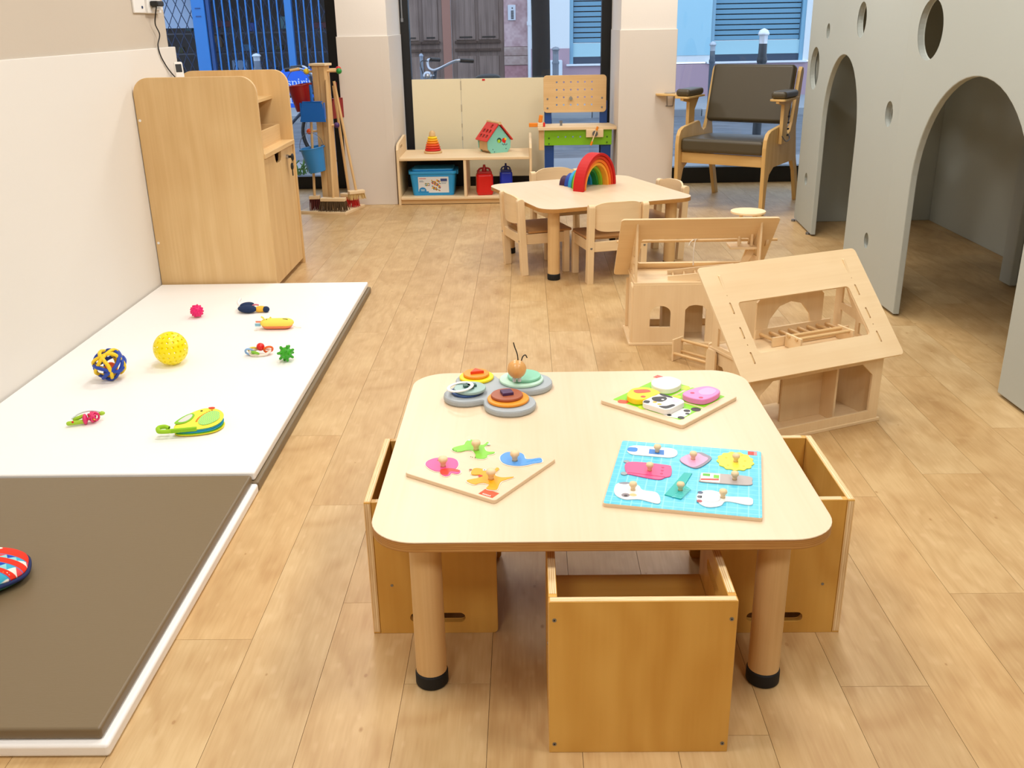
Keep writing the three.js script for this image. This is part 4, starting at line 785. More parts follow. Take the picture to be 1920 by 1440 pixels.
part('gable_arch', [board([[-0.15, 0.292], [-0.105, 0.292], [-0.09, 0.36], [-0.05, 0.405], [0, 0.418], [0.05, 0.405], [0.09, 0.36], [0.105, 0.292], [0.15, 0.292], [0.15, 0.43], [0.08, 0.50], [-0.08, 0.50], [-0.15, 0.43]], 0.009, [], 0.0008).translate(-0.06, 0, 0.124)], M.pale, dh2);
part('winch_rod', [bar([-0.35, 0.452, 0.0], [0.375, 0.452, 0.0], 0.0065, 0.0065, 12)], M.beech, dh1);
part('winch_wheel', [new THREE.CylinderGeometry(0.03, 0.03, 0.012, 28).rotateZ(Math.PI / 2).translate(0.325, 0.452, 0)], M.pale, dh1);
part('string', [tube([[0.0, 0.456, 0.004], [0.006, 0.474, 0.006], [0.016, 0.466, 0.006], [0.006, 0.456, 0.007], [0.0, 0.42, 0.008], [-0.004, 0.345, 0.03]], 0.0028, 50, 6), tube([[-0.002, 0.458, 0.007], [-0.018, 0.447, 0.009], [-0.024, 0.432, 0.01]], 0.0024, 20, 5)], std(0xf2ebe0, 0.8), dh1);
{
  const o = thing('doll_table', 'small round doll table standing high in the far dollhouse', 'doll furniture', [0.985, 0, -4.235]);
  part('table_top', [flat(circle(0, 0, 0.077, 36), 0.582, 0.009, 0.0015)], M.pale, o);
  for (const [x, z] of [[-0.035, 0.01], [0.02, 0.02], [0.045, -0.03], [-0.02, -0.035]]) part('leg', [box(x - 0.005, x + 0.005, 0.437, 0.582, z - 0.006, z + 0.006, 0.001)], M.pale, o);
  const s = part('landing_shelf', [box(0.15, 0.268, 0.426, 0.4365, -0.02, 0.08, 0.001, 'x')], M.pale, dh1);
  const stair = part('gable_brace', [board([[0.17, 0.292], [0.2, 0.292], [0.268, 0.40], [0.268, 0.426], [0.25, 0.426]], 0.009, [], 0.0008).translate(0, 0, 0.03)], M.pale, dh1);
}
function ladder(label, x, y, z, turn, tilt, L, n, w) {
  const o = thing('doll_ladder', label, 'doll furniture', [x, y, z], turn); o.rotation.order = 'YXZ'; o.rotation.z = tilt;
  for (const s of [-1, 1]) part('rail', [box(-L / 2, L / 2, 0, 0.035, s * w / 2 - 0.004, s * w / 2 + 0.004, 0.001, 'x')], M.pale, o);
  for (let i = 0; i < n; i++) part('rung', [bar([-L / 2 + (i + 0.5) * L / n, 0.018, -w / 2], [-L / 2 + (i + 0.5) * L / n, 0.018, w / 2], 0.0062, 0.0062, 10)], M.beech, o);
}
ladder('doll ladder with round rungs hung by the string in the far dollhouse', 0.79, 0.295, -4.22, -0.12, 0.12, 0.3, 6, 0.11);
ladder('doll ladder lying under the skylight of the near dollhouse', 1.006, 0.293, -3.346, 203.6 * D2R, 0, 0.34, 8, 0.1);
{
  const o = thing('doll_bench', 'slatted doll bench beside the ladder under the skylight', 'doll furniture', [1.04, 0.293, -3.257], 203.6 * D2R);
  for (const s of [-1, 1]) part('end_board', [box(s * 0.115 - 0.004, s * 0.115 + 0.004, 0, 0.05, -0.05, 0.034, 0.001, 'z')], M.pale, o);
  for (const [y, z] of [[0.043, -0.03], [0.043, 0.012]]) part('dowel', [bar([-0.125, y, z], [0.125, y, z], 0.0062, 0.0062, 10)], M.beech, o);
}
{
  const o = thing('doll_bed', 'small doll bed frame of two boards and dowels on the floor', 'doll furniture', [0.735, 0, -3.885], -46 * D2R);
  part('headboard', [box(-0.1, -0.092, 0, 0.1, -0.012, 0.06, 0.003)], M.pale, o); part('headboard', [box(0.086, 0.094, 0, 0.125, -0.012, 0.06, 0.003)], M.pale, o);
  for (const [y, z] of [[0.035, 0.0], [0.085, 0.0], [0.035, 0.05]]) part('rail', [bar([-0.095, y, z], [0.09, y, z], 0.0065, 0.0065, 10)], M.beech, o);
}

// ------------------------------------------------------------------ puzzles on the near table
const TOP = 0.4253;
function knob(o, x, z, y, r = 0.0095, m = M.pale) {
  return part('knob', [lathe([[0, 0], [r * 0.72, 0], [r * 0.66, r * 0.6], [r * 0.72, r * 1.0], [r * 1.12, r * 1.55], [r * 1.18, r * 2.0], [r * 1.0, r * 2.45], [r * 0.5, r * 2.6], [0, r * 2.62]], 24).translate(x, y, z)], m, o, 'round wooden knob');
}
function boardFrame(x, z, deg) { return { x, z, a: deg * D2R }; }
function onBoard(name, label, cat, fr, group) { return thing(name, label, cat, [fr.x, TOP, fr.z], fr.a, group); }
{ // peg puzzle with four animals
  const f = boardFrame(-0.112, -1.996, -33.67), b = onBoard('puzzle_board', 'pale wooden puzzle board with four animal knob pieces', 'puzzle', f);
  part('board', [flat(roundRect(-0.127, 0.127, -0.125, 0.125, 0.008), 0, 0.0095, 0.0015)], M.maple, b);
  part('logo_label', [flat([[0.078, 0.092], [0.116, 0.092], [0.116, 0.118], [0.078, 0.118]], 0.0094, 0.0004, 0)], solid(0xe8501c), b, 'orange maker label');
  const c = document.createElement('canvas'); c.width = 256; c.height = 64; const g = c.getContext('2d'); g.fillStyle = '#e8501c'; g.fillRect(0, 0, 256, 64); g.fillStyle = '#fff'; g.font = 'bold 52px sans-serif'; g.textAlign = 'center'; g.fillText('GOULA', 128, 52);
  const t = new THREE.CanvasTexture(c); t.colorSpace = THREE.SRGBColorSpace;
  part('lettering', new THREE.PlaneGeometry(0.032, 0.008).rotateX(-Math.PI / 2).translate(0.097, 0.0101, 0.113), new THREE.MeshStandardMaterial({ map: t, roughness: 0.5 }), b);
  const piece = (label, pts, m, k, extra) => {
    const o = onBoard('puzzle_piece', label, 'puzzle piece', f, 'animal knob puzzle pieces'), s = smooth(pts, 120), cx = s.reduce((a, p) => a + p[0] / s.length, 0), cz = s.reduce((a, p) => a + p[1] / s.length, 0);
    part('white_border', [flat(s.map(([x, z]) => { const d = Math.hypot(x - cx, z - cz) || 1; return [x + (x - cx) / d * 0.0025, z + (z - cz) / d * 0.0025]; }), 0.0097, 0.0012, 0.0002)], solid(0xf4ead8, 0.5), o);
    part('body', [flat(s, 0.0105, 0.0018, 0.0004)], m, o); knob(o, k[0], k[1], 0.0123);
    if (extra) extra(o);
  };
  const dot = (o, x, z, r, m, nm = 'eye') => part(nm, [flat(circle(x, z, r, 12), 0.0122, 0.0005, 0)], m, o);
  piece('green animal knob piece at the back of the wooden puzzle', [[-0.108, -0.029], [-0.112, -0.039], [-0.107, -0.054], [-0.101, -0.067], [-0.107, -0.082], [-0.108, -0.097], [-0.098, -0.1], [-0.081, -0.086], [-0.061, -0.09], [-0.062, -0.11], [-0.056, -0.108], [-0.052, -0.095], [-0.05, -0.082], [-0.031, -0.066], [-0.014, -0.073], [-0.011, -0.064], [-0.018, -0.051], [-0.012, -0.04], [-0.014, -0.029], [-0.027, -0.022], [-0.036, -0.025], [-0.041, -0.034], [-0.052, -0.044], [-0.065, -0.051], [-0.077, -0.043], [-0.084, -0.03], [-0.093, -0.025]], solid(0x86cf3e), [-0.057, -0.058], (o) => { for (const [x, z] of [[-0.105, -0.03], [-0.1, -0.026], [-0.094, -0.027], [-0.045, -0.02], [-0.04, -0.02], [-0.034, -0.023]]) dot(o, x, z, 0.0013, P.black, 'toe'); dot(o, -0.105, -0.094, 0.004, P.mint, 'ear'); dot(o, -0.05, -0.1, 0.004, P.mint, 'ear'); });
  piece('blue whale knob piece at the right of the wooden puzzle', [[0.014, -0.057], [0.01, -0.075], [0.015, -0.09], [0.038, -0.101], [0.054, -0.097], [0.07, -0.081], [0.082, -0.087], [0.097, -0.103], [0.111, -0.087], [0.099, -0.07], [0.09, -0.054], [0.075, -0.04], [0.052, -0.033], [0.031, -0.039]], solid(0x5a9ee6), [0.055, -0.058], (o) => { for (let i = 0; i < 3; i++) part('belly_line', [flat([[0.082 + i * 0.007, -0.066 - i * 0.008], [0.084 + i * 0.007, -0.067 - i * 0.008], [0.092 + i * 0.006, -0.09 - i * 0.004], [0.09 + i * 0.006, -0.09 - i * 0.004]], 0.0122, 0.0004, 0)], P.sky, o); dot(o, 0.03, -0.082, 0.002, P.black); });
  piece('pink fish knob piece at the left of the wooden puzzle', [[-0.111, 0.068], [-0.118, 0.052], [-0.114, 0.033], [-0.101, 0.02], [-0.08, 0.009], [-0.062, 0.012], [-0.046, 0.027], [-0.038, 0.044], [-0.036, 0.051], [-0.023, 0.051], [-0.016, 0.06], [-0.018, 0.069], [-0.031, 0.072], [-0.028, 0.083], [-0.033, 0.092], [-0.046, 0.09], [-0.056, 0.08], [-0.071, 0.084], [-0.093, 0.079]], solid(0xf0569a), [-0.068, 0.056], (o) => { part('tail_patch', [flat(smooth([[-0.062, 0.074], [-0.046, 0.09], [-0.032, 0.086], [-0.038, 0.068], [-0.02, 0.06], [-0.026, 0.052], [-0.05, 0.056]], 24), 0.0122, 0.0005, 0)], solid(0xe8402e), o); dot(o, -0.098, 0.036, 0.003, P.red); });
  piece('orange dog knob piece at the front of the wooden puzzle', [[0.004, 0.045], [-0.002, 0.029], [0.004, 0.02], [0.017, 0.017], [0.032, 0.013], [0.041, 0.005], [0.04, -0.006], [0.048, -0.005], [0.051, 0.009], [0.056, 0.023], [0.065, 0.03], [0.081, 0.028], [0.098, 0.013], [0.1, 0.016], [0.093, 0.033], [0.089, 0.046], [0.093, 0.059], [0.103, 0.083], [0.092, 0.091], [0.081, 0.092], [0.078, 0.084], [0.075, 0.073], [0.061, 0.072], [0.052, 0.08], [0.048, 0.089], [0.034, 0.089], [0.021, 0.084], [0.027, 0.072], [0.035, 0.06], [0.037, 0.05], [0.029, 0.044], [0.021, 0.05], [0.012, 0.053]], solid(0xf5a80c), [0.064, 0.05], (o) => { dot(o, -0.004, 0.036, 0.0035, P.brown, 'nose'); dot(o, 0.024, 0.02, 0.0045, P.white); part('pupil', [flat(circle(0.0245, 0.0205, 0.0018, 10), 0.0126, 0.0004, 0)], P.black, o); part('collar', [flat([[0.028, 0.048], [0.036, 0.044], [0.04, 0.05], [0.032, 0.055]], 0.0122, 0.0004, 0)], P.red, o); });
}
{ // bathroom puzzle on blue tiles
  const f = boardFrame(0.353, -1.932, -12.63), b = onBoard('puzzle_board', 'light blue tiled puzzle board with eight bathroom knob pieces', 'puzzle', f);
  part('board', [flat(roundRect(-0.1655, 0.1655, -0.1655, 0.1655, 0.006), 0, 0.0085, 0.001)], M.maple, b);
  const gt = texture(256, 256, (u, v) => { const e = Math.min((u * 15) % 1, 1 - (u * 15) % 1, (v * 15) % 1, 1 - (v * 15) % 1), n = vnoise(u * 30, v * 30, 30, 30, 17); return e < 0.045 ? [140, 220, 238] : mixc([78, 192, 224], [98, 204, 230], n); });
  gt.repeat.set(1 / 0.331, 1 / 0.331);
  part('printed_face', [flat(roundRect(-0.1645, 0.1645, -0.1645, 0.1645, 0.006), 0.0084, 0.0006, 0.0001)], woodMat(gt, 0.4), b, 'blue tile print');
  part('logo_label', [flat([[0.134, -0.16], [0.148, -0.16], [0.148, -0.14], [0.134, -0.14]], 0.009, 0.0004, 0)], solid(0xee3a24), b); part('logo_label', [flat([[0.148, -0.16], [0.155, -0.16], [0.155, -0.14], [0.148, -0.14]], 0.009, 0.0004, 0)], solid(0xf48a8a), b);
  const Y = 0.0092;
  const piece = (label, pts, m, k, extra, round = true) => { const o = onBoard('puzzle_piece', label, 'puzzle piece', f, 'bathroom knob puzzle pieces'); part('body', [flat(round ? smooth(pts, 60) : pts, Y, 0.0022, 0.0004)], m, o); knob(o, k[0], k[1], Y + 0.0022, 0.0075); if (extra) extra(o); };
  const add = (o, nm, pts, m, l = 0) => part(nm, [flat(pts, Y + 0.0021 + l * 0.0004, 0.0005, 0)], m, o);
  piece('white bottle piece with blue cap on the blue puzzle', roundRect(-0.146, -0.028, -0.138, -0.085, 0.022, 6), P.white, [-0.075, -0.108], (o) => { add(o, 'cap', roundRect(-0.146, -0.122, -0.124, -0.1, 0.008), solid(0x2f86dc)); add(o, 'sticker', [[-0.095, -0.122], [-0.06, -0.122], [-0.058, -0.096], [-0.094, -0.096]], solid(0x2f7fd6)); }, false);
  piece('pink soap piece with grey shadow on the blue puzzle', [[-0.02, -0.078], [-0.006, -0.108], [0.022, -0.128], [0.04, -0.118], [0.052, -0.1], [0.04, -0.066], [0.02, -0.04], [-0.004, -0.052]], solid(0x8f8a98), [0.01, -0.085], (o) => add(o, 'soap', smooth([[-0.019, -0.078], [-0.006, -0.105], [0.018, -0.12], [0.032, -0.108], [0.044, -0.096], [0.032, -0.066], [0.014, -0.044], [-0.004, -0.054]], 40), solid(0xf4a8cc)));
  const wavy = []; for (let i = 0; i < 72; i++) { const a = i / 72 * 2 * Math.PI, r = 1 + 0.05 * Math.sin(a * 13); wavy.push([0.106 + 0.041 * r * Math.cos(a), -0.096 + 0.049 * r * Math.sin(a)]); }
  piece('yellow sponge piece with wavy edge on the blue puzzle', wavy, solid(0xf8e548), [0.107, -0.092], (o) => { for (const [x, z] of [[0.085, -0.11], [0.09, -0.07], [0.128, -0.1], [0.12, -0.13], [0.125, -0.072]]) add(o, 'pore', circle(x, z, 0.003, 10), solid(0xe6c92c)); }, false);
  piece('pink towel piece on the blue puzzle', [[-0.135, -0.042], [-0.134, 0.012], [-0.118, 0.022], [-0.062, 0.034], [-0.045, 0.02], [-0.034, 0.008], [-0.036, -0.032], [-0.05, -0.044]], solid(0xf4588e), [-0.083, -0.006], (o) => { for (const z of [-0.028, -0.012, 0.004]) add(o, 'stripe_dot', circle(-0.055, z, 0.0035, 10), solid(0xc8326a)); add(o, 'hem', [[-0.13, 0.012], [-0.046, 0.018], [-0.046, 0.0205], [-0.13, 0.0145]], solid(0xc8326a)); part('hook', [flat(circle(-0.14, -0.045, 0.007, 14), Y, 0.002, 0.0002), flat(circle(-0.138, 0.018, 0.008, 14), Y, 0.002, 0.0002)], solid(0x9aa6ac), o); });
  piece('teal comb piece on the blue puzzle', [[-0.006, -0.012], [0.012, -0.012], [0.0, 0.05], [0.014, 0.068], [-0.004, 0.118], [-0.04, 0.104]], solid(0x18b4ae), [-0.008, 0.078], (o) => { for (let i = 0; i < 9; i++) add(o, 'tooth_line', [[-0.024 + i * 0.003, 0.112 - i * 0.0055], [-0.0235 + i * 0.003, 0.1132 - i * 0.0055], [0.004 + i * 0.0015, 0.112 - i * 0.0052], [0.0035 + i * 0.0015, 0.1108 - i * 0.0052]], solid(0x8ee2e4)); }, false);
  piece('toothbrush piece with grey cup on the blue puzzle', [[0.03, 0.015], [0.036, -0.018], [0.08, -0.022], [0.138, -0.02], [0.144, 0.002], [0.138, 0.022], [0.08, 0.026], [0.034, 0.026]], solid(0xb4aaa6), [0.106, 0.002], (o) => { add(o, 'brush', [[0.032, -0.017], [0.074, -0.02], [0.074, 0.024], [0.033, 0.024]], P.white); add(o, 'green_brush', [[0.036, -0.014], [0.052, -0.015], [0.052, -0.003], [0.036, -0.003]], solid(0x5aba2a), 1); add(o, 'green_brush', [[0.06, -0.012], [0.072, -0.012], [0.072, 0.004], [0.06, 0.004]], solid(0x78c828), 1); add(o, 'red_brush', [[0.033, 0.012], [0.072, 0.006], [0.072, 0.014], [0.033, 0.02]], solid(0xee4838), 1); });
  piece('white dog towel piece on the blue puzzle', [[-0.148, 0.075], [-0.146, 0.12], [-0.122, 0.142], [-0.09, 0.136], [-0.048, 0.146], [-0.056, 0.1], [-0.088, 0.092], [-0.1, 0.072], [-0.125, 0.064]], P.white, [-0.109, 0.097], (o) => { add(o, 'ear', smooth([[-0.144, 0.07], [-0.13, 0.062], [-0.118, 0.065], [-0.13, 0.073]], 16), solid(0x8a8a96)); add(o, 'eye_patch', circle(-0.122, 0.124, 0.009, 14), solid(0x8c8288)); add(o, 'eye', circle(-0.121, 0.127, 0.004, 12), solid(0x3a3436), 1); add(o, 'cheek', circle(-0.106, 0.12, 0.008, 14, 0.006), solid(0xf2c890)); });
  piece('white hand mirror piece on the blue puzzle', [[0.028, 0.1], [0.036, 0.074], [0.058, 0.064], [0.08, 0.074], [0.092, 0.086], [0.138, 0.082], [0.146, 0.098], [0.138, 0.116], [0.092, 0.108], [0.08, 0.13], [0.056, 0.142], [0.036, 0.13]], P.white, [0.083, 0.094], (o) => { add(o, 'mirror_rim', circle(0.058, 0.1, 0.021, 28), solid(0xd0d4da)); add(o, 'mirror', circle(0.058, 0.1, 0.019, 28), solid(0xfafafa), 1); for (const [z, m] of [[0.08, 0x4a5a78], [0.1, 0x5a5f6a], [0.12, 0xb04a4e]]) add(o, 'paw_dot', circle(0.035, z, 0.006, 12), solid(m)); });
}
{ // farm puzzle with chunky blocks
  const f = boardFrame(0.38, -2.399, -42.58), b = onBoard('puzzle_board', 'wooden farm puzzle board with green print and chunky animals', 'puzzle', f), h = 0.133;
  part('board', [flat(roundRect(-h, h, -h, h, 0.01), 0, 0.011, 0.002)], M.maple, b);
  const g = solid(0x86d81e, 0.45), g2 = solid(0xbfe034, 0.45);
  for (const [x0, x1, z0, z1, m] of [[-0.108, -0.004, -0.108, -0.004, g], [0.004, 0.108, -0.108, -0.004, g], [-0.108, -0.004, 0.004, 0.108, g], [0.004, 0.108, 0.004, 0.108, g]]) part('grass_print', [flat(roundRect(x0, x1, z0, z1, 0.003, 3), 0.0109, 0.0005, 0)], m, b);
  for (const [x, z, r] of [[-0.01, -0.09, 0.016], [0.012, -0.02, 0.012], [-0.012, 0.1, 0.014]]) part('bush_print', [flat(circle(x, z, r, 14), 0.0113, 0.0004, 0)], g2, b);
  part('logo_label', [flat([[-0.126, -0.126], [-0.098, -0.126], [-0.098, -0.104], [-0.126, -0.104]], 0.0109, 0.0006, 0)], solid(0xe45a4e), b);
  part('hen_tail_print', [flat(smooth([[-0.092, 0.098], [-0.07, 0.09], [-0.062, 0.106], [-0.078, 0.116], [-0.088, 0.112]], 24), 0.0109, 0.0008, 0)], solid(0xe8502c), b);
  part('cow_body_print', [flat(smooth([[0.02, 0.096], [0.05, 0.05], [0.09, 0.035], [0.104, 0.06], [0.1, 0.1], [0.06, 0.108]], 30), 0.0109, 0.0009, 0)], P.white, b);
  for (const [x, z, r] of [[0.1, 0.022, 0.013], [0.088, 0.046, 0.009], [0.1, 0.062, 0.006], [0.102, 0.094, 0.009], [0.07, 0.1, 0.006]]) part('cow_spot_print', [flat(circle(x, z, r, 14), 0.0116, 0.0005, 0)], P.black, b);
  const block = (label, pts, m, ext) => { const o = onBoard('puzzle_block', label, 'puzzle piece', f, 'chunky farm animal blocks'); part('block', [flat(smooth(pts, 48), 0.0118, 0.016, 0.0025)], m, o); ext(o); };
  const pr = (o, nm, pts, m, l = 0) => part(nm, [flat(pts, 0.0277 + l * 0.0004, 0.0005, 0)], m, o);
  block('white sheep block at the back of the farm puzzle', [[-0.09, -0.05], [-0.06, -0.012], [-0.018, -0.016], [-0.008, -0.06], [-0.03, -0.098], [-0.075, -0.1]], P.white, (o) => { pr(o, 'pink_face', smooth([[-0.05, -0.075], [-0.028, -0.05], [-0.016, -0.06], [-0.03, -0.09]], 24), solid(0xf0cfe0)); pr(o, 'wool_line', circle(-0.075, -0.04, 0.004, 10), solid(0xe8e0dc)); });
  block('yellow chick block at the left of the farm puzzle', [[-0.092, 0.04], [-0.072, 0.092], [-0.034, 0.1], [-0.014, 0.06], [-0.016, 0.018], [-0.06, 0.006]], solid(0xf8d41c), (o) => { pr(o, 'comb', smooth([[-0.08, 0.052], [-0.064, 0.062], [-0.05, 0.05], [-0.04, 0.03], [-0.054, 0.022], [-0.07, 0.034]], 30), solid(0xea5a34)); pr(o, 'beak', circle(-0.034, 0.072, 0.007, 12), solid(0xe8502c)); });
  block('pink pig block at the right of the farm puzzle', [[0.03, -0.06], [0.032, -0.016], [0.066, -0.004], [0.1, -0.018], [0.106, -0.07], [0.092, -0.104], [0.052, -0.108]], solid(0xf08cc8), (o) => { pr(o, 'snout', smooth([[0.055, -0.06], [0.075, -0.042], [0.094, -0.06], [0.088, -0.094], [0.06, -0.096]], 30), solid(0xf6aadb)); pr(o, 'eye', circle(0.05, -0.036, 0.006, 12), solid(0xe03a68)); pr(o, 'eye', circle(0.086, -0.022, 0.006, 12), solid(0xe03a68)); });
  block('black and white cow block at the front of the farm puzzle', roundRect(-0.018, 0.07, 0.02, 0.108, 0.018, 4), P.white, (o) => { pr(o, 'black_patch', smooth([[-0.012, 0.06], [0.004, 0.078], [0.024, 0.07], [0.024, 0.045], [0.008, 0.036]], 24), P.black); pr(o, 'black_patch', smooth([[-0.014, 0.024], [0.02, 0.022], [0.03, 0.03], [0.0, 0.034]], 20), P.black); pr(o, 'black_patch', smooth([[-0.014, 0.09], [-0.002, 0.086], [0.004, 0.102], [-0.01, 0.104]], 16), P.black); pr(o, 'black_patch', smooth([[0.036, 0.1], [0.06, 0.102], [0.066, 0.07], [0.056, 0.066], [0.05, 0.086]], 20), P.black); pr(o, 'pink_nose', smooth([[0.034, 0.034], [0.05, 0.052], [0.06, 0.042], [0.05, 0.026]], 20), solid(0xf4c6d6)); pr(o, 'horn', circle(0.012, 0.084, 0.006, 10), solid(0xf2b640)); pr(o, 'horn', circle(0.03, 0.088, 0.006, 10), solid(0xf2b640)); pr(o, 'eye', circle(0.018, 0.056, 0.004, 10), P.white, 1); });
}

// ------------------------------------------------------------------ grey clover board with stacking discs
{
  const o = thing('clover_board', 'grey clover shaped board of the stacking toy on the near table', 'stacking toy', [0, TOP, 0]);
  const lobes = [[-0.05, -2.366, 0.07], [-0.172, -2.432, 0.062], [-0.148, -2.542, 0.06], [-0.006, -2.522, 0.074]];
  const pts = [], c = [-0.098, -2.47];
  for (let i = 0; i < 140; i++) {
    const a = i / 140 * 2 * Math.PI, dx = Math.cos(a), dz = Math.sin(a); let r = 0.05;
    for (let k = 0.03; k < 0.22; k += 0.0012) { let f = 0; for (const [lx, lz, lr] of lobes) f += Math.exp(-5.5 * (Math.hypot(c[0] + dx * k - lx, c[1] + dz * k - lz) - lr) / 0.045); if (f > 0.95) r = k; }
    pts.push([c[0] + dx * r, c[1] + dz * r]);
  }
  part('base', [flat(pts, 0.0, 0.019, 0.006)], solid(0xa9b1b6, 0.5), o);
  const disc = (label, x, z, y, r, t, m, ext) => { const d = thing('stacking_disc', label, 'disc', [x, TOP + y, z], 0.3, 'stacking discs on the clover base'); part('disc', [lathe([[0, 0], [r - 0.002, 0], [r, 0.002], [r, t - 0.002], [r - 0.002, t], [0, t]], 40)], m, d); if (ext) ext(d); return d; };
  disc('orange disc under the brown one on the clover base', -0.055, -2.375, 0.0192, 0.056, 0.0085, solid(0xf39a28));
  disc('brown disc with purple square on the clover base', -0.0585, -2.38, 0.0279, 0.043, 0.0085, solid(0xa4583a), (d) => part('square_plug', [box(-0.015, 0.015, 0.0085, 0.0165, -0.015, 0.015, 0.001)], solid(0x4c2f58), d));
  disc('yellow disc under the orange one on the clover base', -0.148, -2.545, 0.0192, 0.049, 0.0085, solid(0xf8de18));
  disc('orange disc with red triangle on the clover base', -0.149, -2.547, 0.0279, 0.037, 0.0085, solid(0xf29426), (d) => part('triangle_plug', [flat([[-0.019, 0.01], [0.02, 0.012], [0.002, -0.018]], 0.0085, 0.008, 0.001)], solid(0xe8461a), d));
  disc('pale mint disc under the bead on the clover base', -0.02, -2.522, 0.0192, 0.062, 0.0085, solid(0xc2e6d0));
  disc('sea green disc under the wooden bead', -0.012, -2.526, 0.0279, 0.047, 0.0085, solid(0x8accae));
  disc('slate blue disc at the bottom left of the clover base', -0.17, -2.435, 0.0192, 0.042, 0.0075, solid(0x33558c));
  disc('grey green disc with cross plug on the clover base', -0.161, -2.436, 0.0268, 0.044, 0.009, solid(0x9fbcb6), (d) => part('cross_plug', [box(-0.018, 0.018, 0.009, 0.016, -0.007, 0.007, 0.001), box(-0.007, 0.007, 0.009, 0.016, -0.018, 0.018, 0.001)], solid(0x3f6058), d));
  const r = thing('stacking_ring', 'white ring lying tilted over the cross plug disc', 'ring', [-0.187, TOP + 0.0395, -2.427], 0); r.rotation.z = 0.12;
  part('ring', [new THREE.TorusGeometry(0.033, 0.005, 10, 44).rotateX(Math.PI / 2).scale(1, 0.55, 1)], P.white, r);
}
{ // wooden bead figure
  const o = thing('bead_figure', 'round wooden bead with two black antennae on the stacking toy', 'toy', [-0.032, TOP + 0.0366, -2.478]);
  part('head', [ball(0, 0.0345, 0, 0.0265, 32, 22)], woodMat(T.pale, 0.3, 0xf0cd9c), o);
  part('antenna', [tube([[0.004, 0.058, 0], [0.002, 0.078, 0.001], [-0.005, 0.1, 0.001], [-0.008, 0.112, 0.001]], 0.0016, 24, 8)], M.black, o);
  part('antenna', [tube([[0.012, 0.054, -0.006], [0.018, 0.068, -0.01], [0.024, 0.071, -0.012], [0.029, 0.062, -0.014]], 0.0016, 24, 8)], M.black, o);
  part('stem', [cyl(-0.007, 0, 0.012, 0.006, 0.0055, 0.0055, 14), cyl(0.007, 0, 0.012, 0.006, 0.0055, 0.0055, 14)], solid(0xc9d4d6, 0.2), o);
}

// ------------------------------------------------------------------ baby toys on the mats
const MAT = 0.06;
{
  const o = thing('bumpy_ball', 'small hot pink bumpy ball on the white mat', 'ball', [-1.623, MAT, -4.47]), m = solid(0xe8126e, 0.5);
  part('core', [ball(0, 0.033, 0, 0.029, 24, 16)], m, o);
  const n = 46; for (let i = 0; i < n; i++) { const y = 1 - 2 * (i + 0.5) / n, r = Math.sqrt(1 - y * y), a = i * 2.39996; if (y < -0.93) continue; part('bump', [ball(0.029 * r * Math.cos(a), 0.033 + 0.029 * y, 0.029 * r * Math.sin(a), 0.0048, 8, 6)], m, o); }
  const g = thing('knobbly_ball', 'green knobbly ball beside the ring teether', 'ball', [-1.028, MAT, -3.806], 0.2), gm = solid(0x3aa81e, 0.4);
  part('core', [ball(0, 0.036, 0, 0.026, 24, 16)], gm, g);
  const dirs = []; for (let i = 0; i < 18; i++) { const y = 1 - 2 * (i + 0.5) / 18, r = Math.sqrt(1 - y * y), a = i * 2.39996 + 0.6; dirs.push([r * Math.cos(a), y, r * Math.sin(a)]); }
  for (const d of dirs) part('knob', [bar([d[0] * 0.022, 0.0365 + d[1] * 0.022, d[2] * 0.022], [d[0] * 0.0345, 0.0365 + d[1] * 0.0345, d[2] * 0.0345], 0.0068, 0.0055, 12), ball(d[0] * 0.0335, 0.0365 + d[1] * 0.0335, d[2] * 0.0335, 0.0055, 8, 6)].filter(() => true), gm, g);
}
{ // perforated yellow ball: a shell with round openings
  const o = thing('perforated_ball', 'yellow plastic ball with small round holes on the white mat', 'ball', [-1.508, MAT, -3.786], 0.6);
  const R = 0.0709, c = document.createElement('canvas'); c.width = 1024; c.height = 512; const x = c.getContext('2d'); x.fillStyle = '#fff'; x.fillRect(0, 0, 1024, 512); x.fillStyle = '#000';
  for (let r = 0; r < 9; r++) { const la = (-72 + r * 18) * D2R, n = Math.max(4, Math.round(20 * Math.cos(la))); for (let k = 0; k < n; k++) { x.beginPath(); x.ellipse((k + (r % 2) * 0.5) / n * 1024, 256 - la / Math.PI * 512, 11 / Math.cos(la), 11, 0, 0, 7); x.fill(); } }
  const am = new THREE.CanvasTexture(c); am.wrapS = THREE.RepeatWrapping;
  const ym = new THREE.MeshPhysicalMaterial({ color: 0xfff000, roughness: 0.35, transmission: 0.25, thickness: 0, alphaMap: am, alphaTest: 0.5, side: THREE.DoubleSide });
  part('shell', [new THREE.SphereGeometry(R, 48, 32).translate(0, R, 0)], ym, o);
}
